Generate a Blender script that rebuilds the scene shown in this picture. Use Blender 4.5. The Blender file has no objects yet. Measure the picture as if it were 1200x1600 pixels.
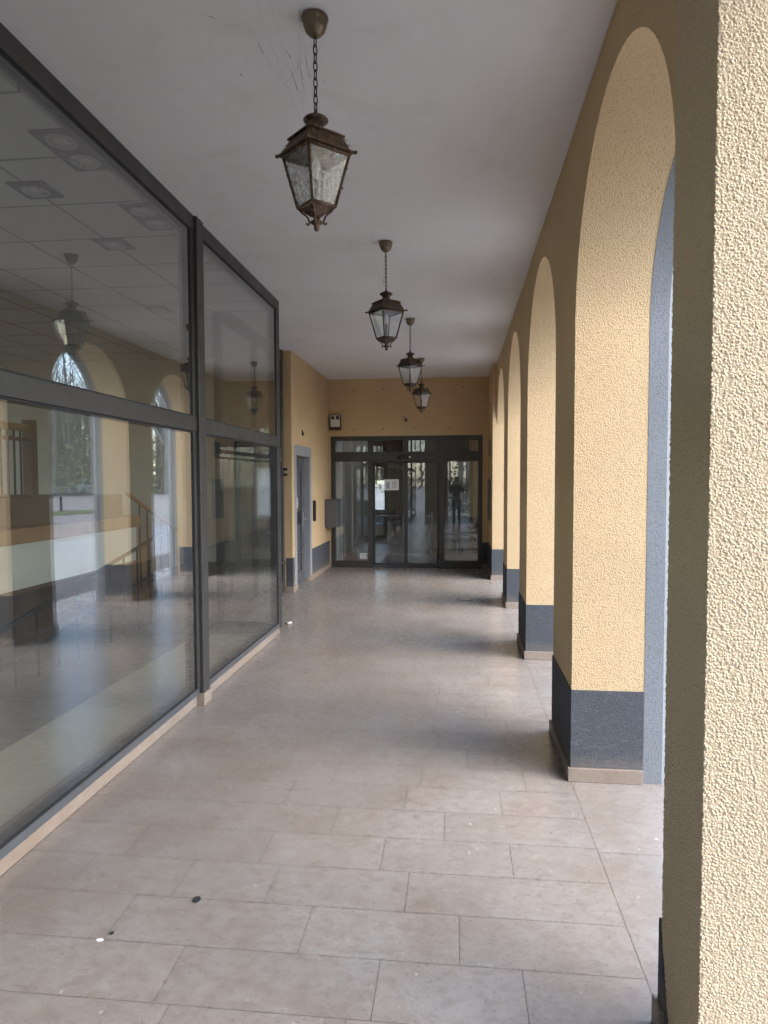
import bpy, bmesh, math, random
from mathutils import Vector, Matrix, Quaternion
R = math.radians
random.seed(7)
scene = bpy.context.scene
col = scene.collection

# ------------------------------------------------------------------ camera, world, sun, exposure
cam_d = bpy.data.cameras.new('camera')
cam = bpy.data.objects.new('camera', cam_d); col.objects.link(cam)
F_PX, PITCH, ROLL, YAW = 1058.79, R(2.7323), R(-.1677), R(6.1164)
cam_d.sensor_fit = 'VERTICAL'; cam_d.sensor_height = 36.0; cam_d.lens = 36.0 * F_PX / 1600.0
cam_d.clip_start = 0.05; cam_d.clip_end = 2000
fwd = Vector((-math.sin(YAW) * math.cos(PITCH), math.cos(YAW) * math.cos(PITCH), -math.sin(PITCH)))
cam.location = (0, 0, 1.7)
cam.rotation_mode = 'QUATERNION'
cam.rotation_quaternion = fwd.to_track_quat('-Z', 'Y') @ Quaternion((0, 0, 1), ROLL)
scene.camera = cam

SUN_EL, SUN_AZ = R(42), R(106)          # azimuth clockwise from +Y
wd = bpy.data.worlds.new('World'); scene.world = wd; wd.use_nodes = True
wn = wd.node_tree.nodes; wl = wd.node_tree.links
bg = wn['Background']
sky = wn.new('ShaderNodeTexSky'); sky.sky_type = 'NISHITA'; sky.sun_disc = False
sky.sun_elevation = SUN_EL; sky.sun_rotation = SUN_AZ
sky.air_density = 1.0; sky.dust_density = 1.5; sky.ozone_density = 1.0
hsv = wn.new('ShaderNodeHueSaturation'); hsv.inputs['Saturation'].default_value = 1.0
wl.new(sky.outputs['Color'], hsv.inputs['Color'])
wl.new(hsv.outputs['Color'], bg.inputs['Color'])
bg.inputs['Strength'].default_value = 0.15
sl = bpy.data.lights.new('sun', 'SUN'); sl.energy = 0.5; sl.angle = R(60); sl.color = (1, .99, .975)
so = bpy.data.objects.new('sun', sl); col.objects.link(so)
sd = Vector((math.sin(SUN_AZ) * math.cos(SUN_EL), math.cos(SUN_AZ) * math.cos(SUN_EL), math.sin(SUN_EL)))
so.rotation_mode = 'QUATERNION'; so.rotation_quaternion = (-sd).to_track_quat('-Z', 'Y'); so.location = (20, -12, 30)
vs = scene.view_settings
scene.display_settings.display_device = 'sRGB'
vs.view_transform = 'Standard'; vs.look = 'None'; vs.gamma = 1.0; vs.exposure = 2.72
scene.cycles.max_bounces = 14; scene.cycles.diffuse_bounces = 6; scene.cycles.glossy_bounces = 6
scene.cycles.transparent_max_bounces = 24; scene.cycles.caustics_reflective = False
scene.cycles.sample_clamp_indirect = 6.0
scene.cycles.use_denoising = True

# ------------------------------------------------------------------ material helpers
def mat(name):
    m = bpy.data.materials.new(name); m.use_nodes = True
    nt = m.node_tree; b = nt.nodes['Principled BSDF']
    return m, nt.nodes, nt.links, b

def coords(n, l, scale=(1, 1, 1)):
    tc = n.new('ShaderNodeTexCoord'); mp = n.new('ShaderNodeMapping')
    mp.inputs['Scale'].default_value = scale
    l.new(tc.outputs['Object'], mp.inputs['Vector'])
    return mp.outputs['Vector']

def noise(n, l, vec, scale, detail=4, rough=.55, dist=0.0):
    t = n.new('ShaderNodeTexNoise'); t.inputs['Scale'].default_value = scale
    t.inputs['Detail'].default_value = detail; t.inputs['Roughness'].default_value = rough
    t.inputs['Distortion'].default_value = dist
    l.new(vec, t.inputs['Vector']); return t.outputs['Fac']

def ramp(n, l, fac, stops):
    r = n.new('ShaderNodeValToRGB'); e = r.color_ramp.elements
    while len(e) < len(stops): e.new(.5)
    for i, (p, c) in enumerate(stops):
        e[i].position = p
        e[i].color = (c, c, c, 1) if isinstance(c, (int, float)) else (*c, 1)
    l.new(fac, r.inputs['Fac']); return r.outputs['Color']

def mix(n, l, fac, a, b, blend='MIX'):
    m = n.new('ShaderNodeMix'); m.data_type = 'RGBA'; m.blend_type = blend
    for i, v in ((0, fac), (6, a), (7, b)):
        if isinstance(v, (int, float)): m.inputs[i].default_value = v
        elif isinstance(v, tuple): m.inputs[i].default_value = (*v, 1)
        else: l.new(v, m.inputs[i])
    return m.outputs[2]

def math_n(n, l, op, a, b=None):
    m = n.new('ShaderNodeMath'); m.operation = op
    for i, v in ((0, a), (1, b)):
        if v is None: continue
        if isinstance(v, (int, float)): m.inputs[i].default_value = v
        else: l.new(v, m.inputs[i])
    return m.outputs[0]

def bump(n, l, b, h, dist, strength=1.0):
    k = n.new('ShaderNodeBump'); k.inputs['Distance'].default_value = dist; k.inputs['Strength'].default_value = strength
    l.new(h, k.inputs['Height']); l.new(k.outputs['Normal'], b.inputs['Normal']); return k

def plain(name, c, rough=.5, metal=0.0, var=.12, scale=18, bmp=0.0, spec=.5):
    m, n, l, b = mat(name); v = coords(n, l)
    f = noise(n, l, v, scale)
    cl = ramp(n, l, f, [(.3, tuple(x * (1 - var) for x in c)), (.7, tuple(min(1, x * (1 + var)) for x in c))])
    l.new(cl, b.inputs['Base Color']); b.inputs['Metallic'].default_value = metal
    b.inputs['Specular IOR Level'].default_value = spec
    rr = ramp(n, l, noise(n, l, v, scale * .6), [(.3, max(.02, rough - .08)), (.7, min(1, rough + .08))])
    l.new(rr, b.inputs['Roughness'])
    if bmp: bump(n, l, b, noise(n, l, v, scale * 6), bmp)
    return m

def stucco(name, c, disp=False, amp=.0036, scale=140, scuff=None):
    m, n, l, b = mat(name); v = coords(n, l)
    nz = n.new('ShaderNodeTexNoise'); nz.inputs['Scale'].default_value = scale * .9; nz.inputs['Detail'].default_value = 2; l.new(v, nz.inputs['Vector'])
    sc = n.new('ShaderNodeVectorMath'); sc.operation = 'SCALE'; sc.inputs['Scale'].default_value = .9 / scale; l.new(nz.outputs['Color'], sc.inputs[0])
    ad = n.new('ShaderNodeVectorMath'); ad.operation = 'ADD'; l.new(v, ad.inputs[0]); l.new(sc.outputs[0], ad.inputs[1])
    vg = n.new('ShaderNodeTexVoronoi'); vg.inputs['Scale'].default_value = scale; vg.feature = 'SMOOTH_F1'; vg.inputs['Smoothness'].default_value = .25; l.new(ad.outputs[0], vg.inputs['Vector'])
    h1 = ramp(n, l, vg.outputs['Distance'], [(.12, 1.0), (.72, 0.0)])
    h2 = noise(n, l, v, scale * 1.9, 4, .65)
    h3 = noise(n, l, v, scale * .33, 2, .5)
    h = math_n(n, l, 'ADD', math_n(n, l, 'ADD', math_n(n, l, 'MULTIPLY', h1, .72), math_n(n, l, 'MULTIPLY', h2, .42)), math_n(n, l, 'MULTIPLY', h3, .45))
    big = noise(n, l, v, 1.3, 4)
    cl = ramp(n, l, big, [(.3, tuple(x * .94 for x in c)), (.7, tuple(x * 1.05 for x in c))])
    # sparse dark grit and worn specks with shapes of their own
    vo = n.new('ShaderNodeTexVoronoi'); vo.inputs['Scale'].default_value = 13; l.new(v, vo.inputs['Vector'])
    sp = ramp(n, l, vo.outputs['Distance'], [(.035, 1.0), (.06, 0.0)])
    gate = ramp(n, l, noise(n, l, v, 3.1, 2), [(.56, 0.0), (.62, .55)])
    cl = mix(n, l, math_n(n, l, 'MULTIPLY', sp, gate), cl, (.12, .08, .045))
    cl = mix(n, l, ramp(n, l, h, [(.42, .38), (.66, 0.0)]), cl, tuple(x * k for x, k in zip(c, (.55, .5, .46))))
    big2 = noise(n, l, v, .6, 5, .65)
    cl = mix(n, l, ramp(n, l, big2, [(.5, 0.0), (.72, .22)]), cl, tuple(x * k for x, k in zip(c, (.82, .8, .8))))
    if scuff:
        vs2 = coords(n, l, (1, 1, 3.5))
        sf = noise(n, l, vs2, 12, 8, .78, 1.5)
        cl = mix(n, l, ramp(n, l, sf, [(.52, 0.0), (.66, .6)]), cl, scuff)
        sx = n.new('ShaderNodeSeparateXYZ'); l.new(v, sx.inputs[0])
        low = ramp(n, l, math_n(n, l, 'ADD', math_n(n, l, 'MULTIPLY', sx.outputs[2], 3.2), math_n(n, l, 'MULTIPLY', noise(n, l, v, 9, 6, .7), -.6)), [(.02, .5), (.25, 0.0)])
        cl = mix(n, l, low, cl, (.17, .15, .125))
    l.new(cl, b.inputs['Base Color']); b.inputs['Roughness'].default_value = .92
    b.inputs['Specular IOR Level'].default_value = .2
    if disp:
        d = n.new('ShaderNodeDisplacement'); d.inputs['Scale'].default_value = amp; d.inputs['Midlevel'].default_value = .6
        l.new(h, d.inputs['Height']); l.new(d.outputs['Displacement'], n['Material Output'].inputs['Displacement'])
        m.displacement_method = 'BOTH'
    else:
        bump(n, l, b, h, amp)
    return m

YEL = (.635, .466, .272)
M = {}
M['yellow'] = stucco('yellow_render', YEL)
M['yellow_near_lit'] = stucco('coarse_render_lit', (.60, .485, .335), disp=True, amp=.0050, scale=138)  # paler than the base yellow: bright light on this pier is in the colour
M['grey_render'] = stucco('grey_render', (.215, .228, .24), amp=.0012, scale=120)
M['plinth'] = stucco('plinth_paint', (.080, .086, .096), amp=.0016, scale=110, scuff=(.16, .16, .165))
M['frame'] = plain('bronze_aluminium', (.058, .056, .051), .42, .25, .1, 9)
M['frame_grey'] = plain('grey_aluminium', (.11, .118, .125), .38, .3, .08, 8)
M['rubber'] = plain('rubber_seal', (.012, .012, .013), .6)
M['trim_grey'] = plain('door_surround_paint', (.29, .295, .315), .6, 0, .07, 9)
M['white_wall'] = plain('white_wall_paint', (.72, .74, .70), .85, 0, .04, 2)
M['in_wall'] = plain('inner_wall_paint', (.62, .58, .48), .85, 0, .05, 2)
M['in_yellow'] = plain('lobby_wall_paint', (.66, .50, .27), .85, 0, .05, 2)
M['oak'] = plain('oak_wood', (.33, .19, .085), .5, 0, .22, 7)
M['dark_wood'] = plain('dark_wood', (.085, .047, .026), .5, 0, .25, 7)
M['black_steel'] = plain('black_steel', (.018, .018, .019), .45, .3)
M['black_plastic'] = plain('black_plastic', (.012, .012, .014), .4)
M['box_grey'] = plain('box_grey_paint', (.105, .105, .112), .45, .1, .06, 6)
M['steel'] = plain('brushed_steel', (.42, .43, .45), .32, .9, .06, 30)
M['paper'] = plain('paper', (.75, .74, .72), .8, 0, .04, 6)
M['ink'] = plain('printed_ink', (.16, .16, .19), .8)
M['ink_blue'] = plain('printed_blue_ink', (.11, .12, .26), .8)
M['alarm_white'] = plain('alarm_white_plastic', (.62, .60, .56), .5, 0, .05, 12)
M['alarm_brown'] = plain('alarm_brown_plastic', (.07, .028, .018), .5, 0, .1, 12)
M['bulb'] = plain('bulb_glass', (.62, .62, .60), .15)
M['red'] = plain('red_print', (.62, .10, .07), .6, 0, .08, 9)
M['web'] = plain('cobweb_dust', (.2, .19, .18), .95)
M['partition'] = plain('partition_panel', (.22, .225, .22), .5, 0, .1, 3)
M['brown_seat'] = plain('brown_plywood', (.16, .075, .035), .45, 0, .2, 9)
M['in_tile'] = plain('inner_floor_dark', (.20, .19, .185), .55, 0, .1, 3)
M['pale_floor'] = plain('inner_floor_pale', (.52, .50, .40), .6, 0, .06, 2)
M['lobby_floor'] = plain('lobby_floor', (.26, .15, .095), .35, 0, .12, 5)
M['mat'] = plain('entrance_mat', (.05, .05, .055), .9, 0, .2, 60)
M['car_white'] = plain('car_paint', (.62, .65, .68), .2, 0, .03, 3)
M['car_glass'] = plain('car_window', (.03, .035, .04), .08)
M['tyre'] = plain('tyre', (.02, .02, .02), .8)
M['blue_dark'] = plain('bollard_paint', (.03, .035, .06), .5)
M['gum'] = plain('dried_gum', (.02, .02, .022), .8)
M['roof'] = plain('roof_slab', (.3, .29, .28), .9)

def ceiling_mat():
    m, n, l, b = mat('ceiling_paint'); v = coords(n, l)
    f = noise(n, l, v, .8, 4)
    c = ramp(n, l, f, [(.3, (.76, .755, .75)), (.7, (.81, .81, .81))])
    vo = n.new('ShaderNodeTexVoronoi'); vo.inputs['Scale'].default_value = 3.2; l.new(v, vo.inputs['Vector'])
    sp = ramp(n, l, vo.outputs['Distance'], [(.018, .5), (.032, 0.0)])
    gate = ramp(n, l, noise(n, l, v, 2.2, 2), [(.5, 0.0), (.58, 1.0)])
    c = mix(n, l, math_n(n, l, 'MULTIPLY', sp, gate), c, (.16, .14, .12))
    cr = noise(n, l, v, 2.6, 9, .72, .6)
    c = mix(n, l, ramp(n, l, cr, [(.36, .16), (.47, 0.0)]), c, (.55, .53, .51))
    vo2 = n.new('ShaderNodeTexVoronoi'); vo2.inputs['Scale'].default_value = 8.5; l.new(v, vo2.inputs['Vector'])
    sp2 = ramp(n, l, vo2.outputs['Distance'], [(.03, .45), (.055, 0.0)])
    gate2 = ramp(n, l, noise(n, l, v, 1.3, 2), [(.54, 0.0), (.62, 1.0)])
    c = mix(n, l, math_n(n, l, 'MULTIPLY', sp2, gate2), c, (.3, .27, .24))
    l.new(c, b.inputs['Base Color']); b.inputs['Roughness'].default_value = .9
    b.inputs['Specular IOR Level'].default_value = .15
    bump(n, l, b, noise(n, l, v, 45, 3), .0008)
    return m
M['ceiling'] = ceiling_mat()

def panel_ceiling_mat():
    m, n, l, b = mat('suspended_ceiling_panels')
    tc = n.new('ShaderNodeTexCoord'); sx = n.new('ShaderNodeSeparateXYZ'); l.new(tc.outputs['Object'], sx.inputs[0])
    def line(o, off):
        u = math_n(n, l, 'FRACT', math_n(n, l, 'DIVIDE', math_n(n, l, 'ADD', o, off), .625))
        return math_n(n, l, 'GREATER_THAN', math_n(n, l, 'ABSOLUTE', math_n(n, l, 'SUBTRACT', u, .5)), .482)
    g = math_n(n, l, 'MAXIMUM', line(sx.outputs[0], 50.14), line(sx.outputs[1], 50.06))
    c = mix(n, l, g, (.60, .61, .59), (.20, .20, .19))
    l.new(c, b.inputs['Base Color']); b.inputs['Roughness'].default_value = .9
    bump(n, l, b, noise(n, l, tc.outputs['Object'], 90, 2), .001)
    return m
M['panels'] = panel_ceiling_mat()

def limestone(name, base, rough=(.26, .46), attr=False, scale=1.0):
    m, n, l, b = mat(name); v = coords(n, l)
    f1 = noise(n, l, v, 2.2 * scale, 6, .62, .4)
    vs_ = coords(n, l, (1.0, 1.35, 1.0))
    f2 = noise(n, l, vs_, 15 * scale, 10, .74, .35)
    f4 = noise(n, l, v, .55, 5, .6, .6)
    c = ramp(n, l, f1, [(.28, tuple(x * k for x, k in zip(base, (.86, .80, .74)))), (.5, base), (.74, tuple(min(1, x * k) for x, k in zip(base, (1.10, 1.15, 1.2))))])
    c = mix(n, l, ramp(n, l, f2, [(.36, .6), (.5, 0.0)]), c, tuple(x * k for x, k in zip(base, (.72, .66, .62))))
    c = mix(n, l, ramp(n, l, f2, [(.54, 0.0), (.72, .6)]), c, tuple(min(1, x * k) for x, k in zip(base, (1.26, 1.28, 1.3))))
    c = mix(n, l, ramp(n, l, f4, [(.36, .4), (.5, 0.0)]), c, tuple(x * k for x, k in zip(base, (.80, .73, .66))))
    c = mix(n, l, ramp(n, l, f4, [(.52, 0.0), (.68, .35)]), c, tuple(min(1, x * k) for x, k in zip(base, (1.14, 1.17, 1.22))))
    # fine pits
    f3 = noise(n, l, v, 75 * scale, 3, .6)
    c = mix(n, l, ramp(n, l, f3, [(.33, .7), (.42, 0.0)]), c, tuple(x * .5 for x in base))
    if attr:
        a = n.new('ShaderNodeAttribute'); a.attribute_name = 'tile_tone'
        hv = n.new('ShaderNodeHueSaturation'); l.new(c, hv.inputs['Color'])
        l.new(math_n(n, l, 'ADD', math_n(n, l, 'MULTIPLY', a.outputs['Fac'], .09), .955), hv.inputs['Value'])
        c = hv.outputs['Color']
        # pale droppings / lime spots, scattered with ragged edges
        for sc, th, gt, amt in ((5.5, .055, .47, .7), (14, .09, .48, .5), (31, .11, .5, .4)):
            vo = n.new('ShaderNodeTexVoronoi'); vo.inputs['Scale'].default_value = sc
            wv = n.new('ShaderNodeVectorMath'); wv.operation = 'ADD'
            nz = n.new('ShaderNodeTexNoise'); nz.inputs['Scale'].default_value = 38; l.new(v, nz.inputs['Vector'])
            sc_ = n.new('ShaderNodeVectorMath'); sc_.operation = 'SCALE'; sc_.inputs['Scale'].default_value = .05 / (sc / 5.5)
            l.new(nz.outputs['Color'], sc_.inputs[0]); l.new(v, wv.inputs[0]); l.new(sc_.outputs[0], wv.inputs[1])
            l.new(wv.outputs[0], vo.inputs['Vector'])
            sp = ramp(n, l, vo.outputs['Distance'], [(th * .6, 1.0), (th, 0.0)])
            gate = ramp(n, l, noise(n, l, v, 2.7 + sc * .1, 3), [(gt, 0.0), (gt + .07, amt)])
            c = mix(n, l, math_n(n, l, 'MULTIPLY', sp, gate), c, (.60, .56, .52))
        vo = n.new('ShaderNodeTexVoronoi'); vo.inputs['Scale'].default_value = 7.3; l.new(v, vo.inputs['Vector'])
        sp = ramp(n, l, vo.outputs['Distance'], [(.03, .8), (.05, 0.0)])
        gate = ramp(n, l, noise(n, l, v, 1.7, 2), [(.54, 0.0), (.6, 1.0)])
        c = mix(n, l, math_n(n, l, 'MULTIPLY', sp, gate), c, (.07, .06, .055))
    l.new(c, b.inputs['Base Color'])
    l.new(ramp(n, l, f2, [(.3, rough[1]), (.7, rough[0])]), b.inputs['Roughness'])
    bump(n, l, b, math_n(n, l, 'ADD', f2, math_n(n, l, 'MULTIPLY', f3, .5)), .0005, .6)
    return m
M['tile'] = limestone('limestone_tiles', (.264, .238, .214), (.18, .37), attr=True)
M['stone'] = limestone('limestone_skirting', (.29, .235, .19), (.45, .6), scale=2)
M['grout'] = plain('grout', (.115, .098, .086), .9)

def glass(name, tint=(.85, .865, .845), r0=.095, rough=0.0, dirt=0.0, dust=0.0):
    m = bpy.data.materials.new(name); m.use_nodes = True
    n = m.node_tree.nodes; l = m.node_tree.links
    n.remove(n['Principled BSDF']); out = n['Material Output']
    tr = n.new('ShaderNodeBsdfTransparent'); tr.inputs['Color'].default_value = (*tint, 1)
    gl = n.new('ShaderNodeBsdfGlossy'); gl.inputs['Roughness'].default_value = rough; gl.inputs['Color'].default_value = (.97, .98, 1, 1)
    lw = n.new('ShaderNodeLayerWeight'); lw.inputs['Blend'].default_value = .5
    f = math_n(n, l, 'ADD', math_n(n, l, 'MULTIPLY', math_n(n, l, 'POWER', lw.outputs['Facing'], 3.2), 1 - r0), r0)
    mx = n.new('ShaderNodeMixShader'); l.new(f, mx.inputs[0]); l.new(tr.outputs[0], mx.inputs[1]); l.new(gl.outputs[0], mx.inputs[2])
    last = mx.outputs[0]
    if dirt:
        v = coords(n, l); d = n.new('ShaderNodeBsdfDiffuse')
        l.new(ramp(n, l, noise(n, l, v, 55, 6, .7), [(.40, (.05, .035, .02)), (.47, (.5, .51, .50)), (.6, (.62, .64, .64))]), d.inputs['Color'])
        f2 = ramp(n, l, noise(n, l, v, 26, 6, .65), [(.38, .08), (.62, dirt)])
        m2 = n.new('ShaderNodeMixShader'); l.new(f2, m2.inputs[0]); l.new(last, m2.inputs[1]); l.new(d.outputs[0], m2.inputs[2]); last = m2.outputs[0]
    if dust:
        v = coords(n, l); d = n.new('ShaderNodeBsdfDiffuse'); d.inputs['Color'].default_value = (.6, .6, .57, 1)
        f3 = math_n(n, l, 'MULTIPLY', ramp(n, l, noise(n, l, v, 1.6, 6, .7, 1.2), [(.35, .25), (.7, 1.0)]), dust)
        m3 = n.new('ShaderNodeMixShader'); l.new(f3, m3.inputs[0]); l.new(last, m3.inputs[1]); l.new(d.outputs[0], m3.inputs[2]); last = m3.outputs[0]
    l.new(last, out.inputs['Surface'])
    return m
M['glass'] = glass('facade_glass', dust=.022)
M['door_glass'] = glass('door_glass', (.86, .88, .87), .085, dust=.05)
M['lantern_glass'] = glass('dirty_lantern_glass', (.95, .96, .96), .05, .22, .5)
M['clean_window'] = glass('clear_window_glass', (.93, .95, .94), .08)
M['clean_glass'] = glass('clear_lantern_glass', (.95, .96, .95), .05, .03, .12)

def aged_brass(name, rust=.5):
    m, n, l, b = mat(name); v = coords(n, l)
    f = noise(n, l, v, 42, 6, .68); g = noise(n, l, v, 9, 4)
    c = ramp(n, l, f, [(.3, (.035, .025, .018)), (.5, (.085, .055, .034)), (.68, (.20, .112, .058))])
    l.new(c, b.inputs['Base Color'])
    l.new(ramp(n, l, g, [(.35, .5), (.65, .1)]), b.inputs['Metallic'])
    l.new(ramp(n, l, f, [(.3, .75), (.7, .42)]), b.inputs['Roughness'])
    bump(n, l, b, f, .0012)
    return m
M['brass'] = aged_brass('rusted_lantern_metal')
M['brass2'] = plain('dark_lantern_brass', (.075, .052, .034), .5, .5, .3, 40, .0006)
M['brass_can'] = plain('brushed_antique_brass', (.17, .135, .085), .42, .8, .12, 30)

def ground_mats():
    m, n, l, b = mat('cobblestones'); v = coords(n, l)
    vo = n.new('ShaderNodeTexVoronoi'); vo.inputs['Scale'].default_value = 9; vo.feature = 'DISTANCE_TO_EDGE'; l.new(v, vo.inputs['Vector'])
    vc = n.new('ShaderNodeTexVoronoi'); vc.inputs['Scale'].default_value = 9; l.new(v, vc.inputs['Vector'])
    c = mix(n, l, .35, ramp(n, l, noise(n, l, v, 30), [(.3, (.32, .31, .30)), (.7, (.5, .49, .47))]), vc.outputs['Color'], 'OVERLAY')
    c = mix(n, l, ramp(n, l, vo.outputs['Distance'], [(.03, 1.0), (.09, 0.0)]), c, (.06, .055, .045))
    hs = n.new('ShaderNodeHueSaturation'); hs.inputs['Saturation'].default_value = .25; l.new(c, hs.inputs['Color'])
    l.new(hs.outputs['Color'], b.inputs['Base Color']); b.inputs['Roughness'].default_value = .8
    bump(n, l, b, ramp(n, l, vo.outputs['Distance'], [(.0, 0.0), (.25, 1.0)]), .02)
    M['cobble'] = m
    M['asphalt'] = plain('asphalt', (.11, .11, .115), .85, 0, .15, 60, .002)
    M['pale_road'] = plain('pale_paving', (.30, .30, .295), .85, 0, .16, 2, .001)
    M['gravel'] = plain('gravel_ground', (.27, .24, .21), .95, 0, .3, 1.1, .004)
    M['lawn'] = plain('winter_lawn', (.10, .13, .045), .95, 0, .3, 2.5, .01)
    M['bark'] = plain('grey_bark', (.24, .215, .185), .95, 0, .25, 12, .004)
    M['bark_pale'] = plain('pale_beech_bark', (.36, .35, .31), .9, 0, .15, 6, .003)
    M['leaf'] = plain('dry_leaves', (.20, .17, .085), .8, 0, .3, 3)
    M['leaf_green'] = plain('ivy_leaves', (.07, .10, .03), .8, 0, .3, 3)
ground_mats()

# ------------------------------------------------------------------ mesh helpers
class MB:
    def __init__(s): s.bm = bmesh.new()
    def quad(s, *p):
        return s.bm.faces.new([s.bm.verts.new(q) for q in p])
    def box(s, x0, x1, y0, y1, z0, z1, bev=0.0, seg=1):
        r = bmesh.ops.create_cube(s.bm, size=1.0)
        for v in r['verts']:
            v.co = Vector((x0 + (v.co.x + .5) * (x1 - x0), y0 + (v.co.y + .5) * (y1 - y0), z0 + (v.co.z + .5) * (z1 - z0)))
        if bev:
            es = list({e for v in r['verts'] for e in v.link_edges})
            bmesh.ops.bevel(s.bm, geom=es, offset=bev, segments=seg, affect='EDGES', profile=.5)
        return s
    def tube(s, pts, rad, n=8, caps=True):
        rad = rad if isinstance(rad, (list, tuple)) else [rad] * len(pts)
        rings = []; pts = [Vector(p) for p in pts]; up = None
        for i, p in enumerate(pts):
            t = (pts[min(i + 1, len(pts) - 1)] - pts[max(i - 1, 0)]).normalized()
            if up is None:
                up = Vector((0, 0, 1)) if abs(t.z) < .9 else Vector((1, 0, 0))
            a = t.cross(up).normalized(); bq = a.cross(t).normalized(); up = bq
            rings.append([s.bm.verts.new(p + (a * math.cos(k * 2 * math.pi / n) + bq * math.sin(k * 2 * math.pi / n)) * rad[i]) for k in range(n)])
        for a, b in zip(rings, rings[1:]):
            for k in range(n):
                f = s.bm.faces.new((a[k], a[(k + 1) % n], b[(k + 1) % n], b[k])); f.smooth = True
        if caps and n > 2:
            s.bm.faces.new(rings[0][::-1]); s.bm.faces.new(rings[-1])
        return s
    def lathe(s, prof, n=24, c=(0, 0, 0)):
        rings = []
        for r, z in prof:
            if r < 1e-5: rings.append([s.bm.verts.new((c[0], c[1], c[2] + z))])
            else: rings.append([s.bm.verts.new((c[0] + r * math.cos(k * 2 * math.pi / n), c[1] + r * math.sin(k * 2 * math.pi / n), c[2] + z)) for k in range(n)])
        for a, b in zip(rings, rings[1:]):
            for k in range(n):
                q = [a[k % len(a)], a[(k + 1) % len(a)], b[(k + 1) % len(b)], b[k % len(b)]]
                u = []
                for w in q:
                    if w not in u: u.append(w)
                if len(u) > 2:
                    f = s.bm.faces.new(u); f.smooth = True
        return s
    def frustum(s, h0, z0, h1, z1, c=(0, 0)):
        a = [s.bm.verts.new((c[0] + x * h0, c[1] + y * h0, z0)) for x, y in ((-1, -1), (1, -1), (1, 1), (-1, 1))]
        b = [s.bm.verts.new((c[0] + x * h1, c[1] + y * h1, z1)) for x, y in ((-1, -1), (1, -1), (1, 1), (-1, 1))]
        for k in range(4): s.bm.faces.new((a[k], a[(k + 1) % 4], b[(k + 1) % 4], b[k]))
        s.bm.faces.new(a[::-1]); s.bm.faces.new(b); return s
    def bar(s, p, q, w, d=None):
        """square bar from p to q"""
        return s.tube([p, q], (d or w) * .7071, 4)
    def done(s, name, m, parent=None, fix=True):
        if fix: bmesh.ops.recalc_face_normals(s.bm, faces=s.bm.faces)
        me = bpy.data.meshes.new(name); s.bm.to_mesh(me); s.bm.free()
        o = bpy.data.objects.new(name, me); col.objects.link(o)
        for mm in (m if isinstance(m, list) else [m]): me.materials.append(mm)
        if parent is not None:
            o.parent = parent
            if not parent.get('_local'): o.matrix_parent_inverse = parent.matrix_world_inv if hasattr(parent, 'matrix_world_inv') else Matrix.Translation(-world_loc(parent))
        return o

def world_loc(o):
    v = Vector(o.location)
    # roots carry only a location; meshes sit at the origin in world coordinates
    if o.type == 'MESH': return Vector((0, 0, 0))
    return v

def tag(o, label, cat, group=None, kind=None):
    if label: o['label'] = label
    if cat: o['category'] = cat
    if group: o['group'] = group
    if kind: o['kind'] = kind
    return o

def thing(name, loc, label, cat, group=None, local=False):
    o = bpy.data.objects.new(name, None); col.objects.link(o); o.location = loc; o.empty_display_size = .1
    if local: o['_local'] = 1
    return tag(o, label, cat, group)

def struct(name, mb, m):
    o = mb.done(name, m); o['kind'] = 'structure'; return o

def copy_tree(o, parent=None):
    c = o.copy(); col.objects.link(c)
    if parent is not None: c.parent = parent
    for ch in list(o.children): copy_tree(ch, c)
    return c

ZC = 3.63                       # ceiling
GX = -1.93                      # facade glass plane
YE = 12.98                      # end wall
def tilt(x, y): return x + .004 * (y - 3.84)

# ------------------------------------------------------------------ floors and ground
def tile_floor():
    bm = bmesh.new(); lay = bm.faces.layers.float.new('tile_tone')
    G = .0010; pitch = .2735
    known = {0: [-1.75, -.98, -.265, .23], 1: [-1.3, -.565, .014], 2: [-1.62, -1.16, -.77, -.2], 3: [-1.5, -.87, -.33, .248],
             4: [-1.2, -.6, -.056], 5: [-1.55, -.9, -.265, .235]}
    def put(x0, x1, y0, y1):
        if x1 - x0 < .02: return
        vs_ = [bm.verts.new(p) for p in ((x0 + G, y0 + G, 0), (x1 - G, y0 + G, 0), (x1 - G, y1 - G, 0), (x0 + G, y1 - G, 0))]
        f = bm.faces.new(vs_); f[lay] = random.random()
    k0 = -30; k = k0
    while True:
        y0 = 2.035 + k * pitch; y1 = y0 + pitch
        if y0 > YE + .25: break
        xl = -2.62 if y1 > 7.3 else -1.945
        if k in known: js = [xl] + known[k] + [.645]
        else:
            js = [xl]; x = xl - random.random() * .45
            while x < .645:
                x += random.choice((.5, .58, .58, .72))
                if x - js[-1] > .12 and .645 - x > .1: js.append(x)
            js.append(.645)
        for a, b in zip(js, js[1:]): put(a, b, y0, y1)
        k += 1
    y = -6.2
    while y < YE:
        L = random.choice((1.0, 1.2, .9)); put(.645, 1.19, y, min(y + L, YE)); y += L
    me = bpy.data.meshes.new('floor'); bm.to_mesh(me); bm.free()
    o = bpy.data.objects.new('floor', me); col.objects.link(o); me.materials.append(M['tile']); o['kind'] = 'structure'
    struct('floor_bed', MB().box(-2.7, 1.2, -6.2, YE + .2, -.12, -.0025), M['grout'])
tile_floor()
g = .004
struct('ground', MB().box(-140, 260, -160, 260, -.6, -.075), M['gravel'])
struct('cobble_strip', MB().box(1.2, 1.86, -40, 60, -.3, -.045), M['cobble'])
struct('road', MB().box(1.86, 3.05, -40, 60, -.3, -.050), M['asphalt'])
struct('pavement', MB().box(3.05, 4.85, -40, 60, -.3, -.055), M['pale_road'])
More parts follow.
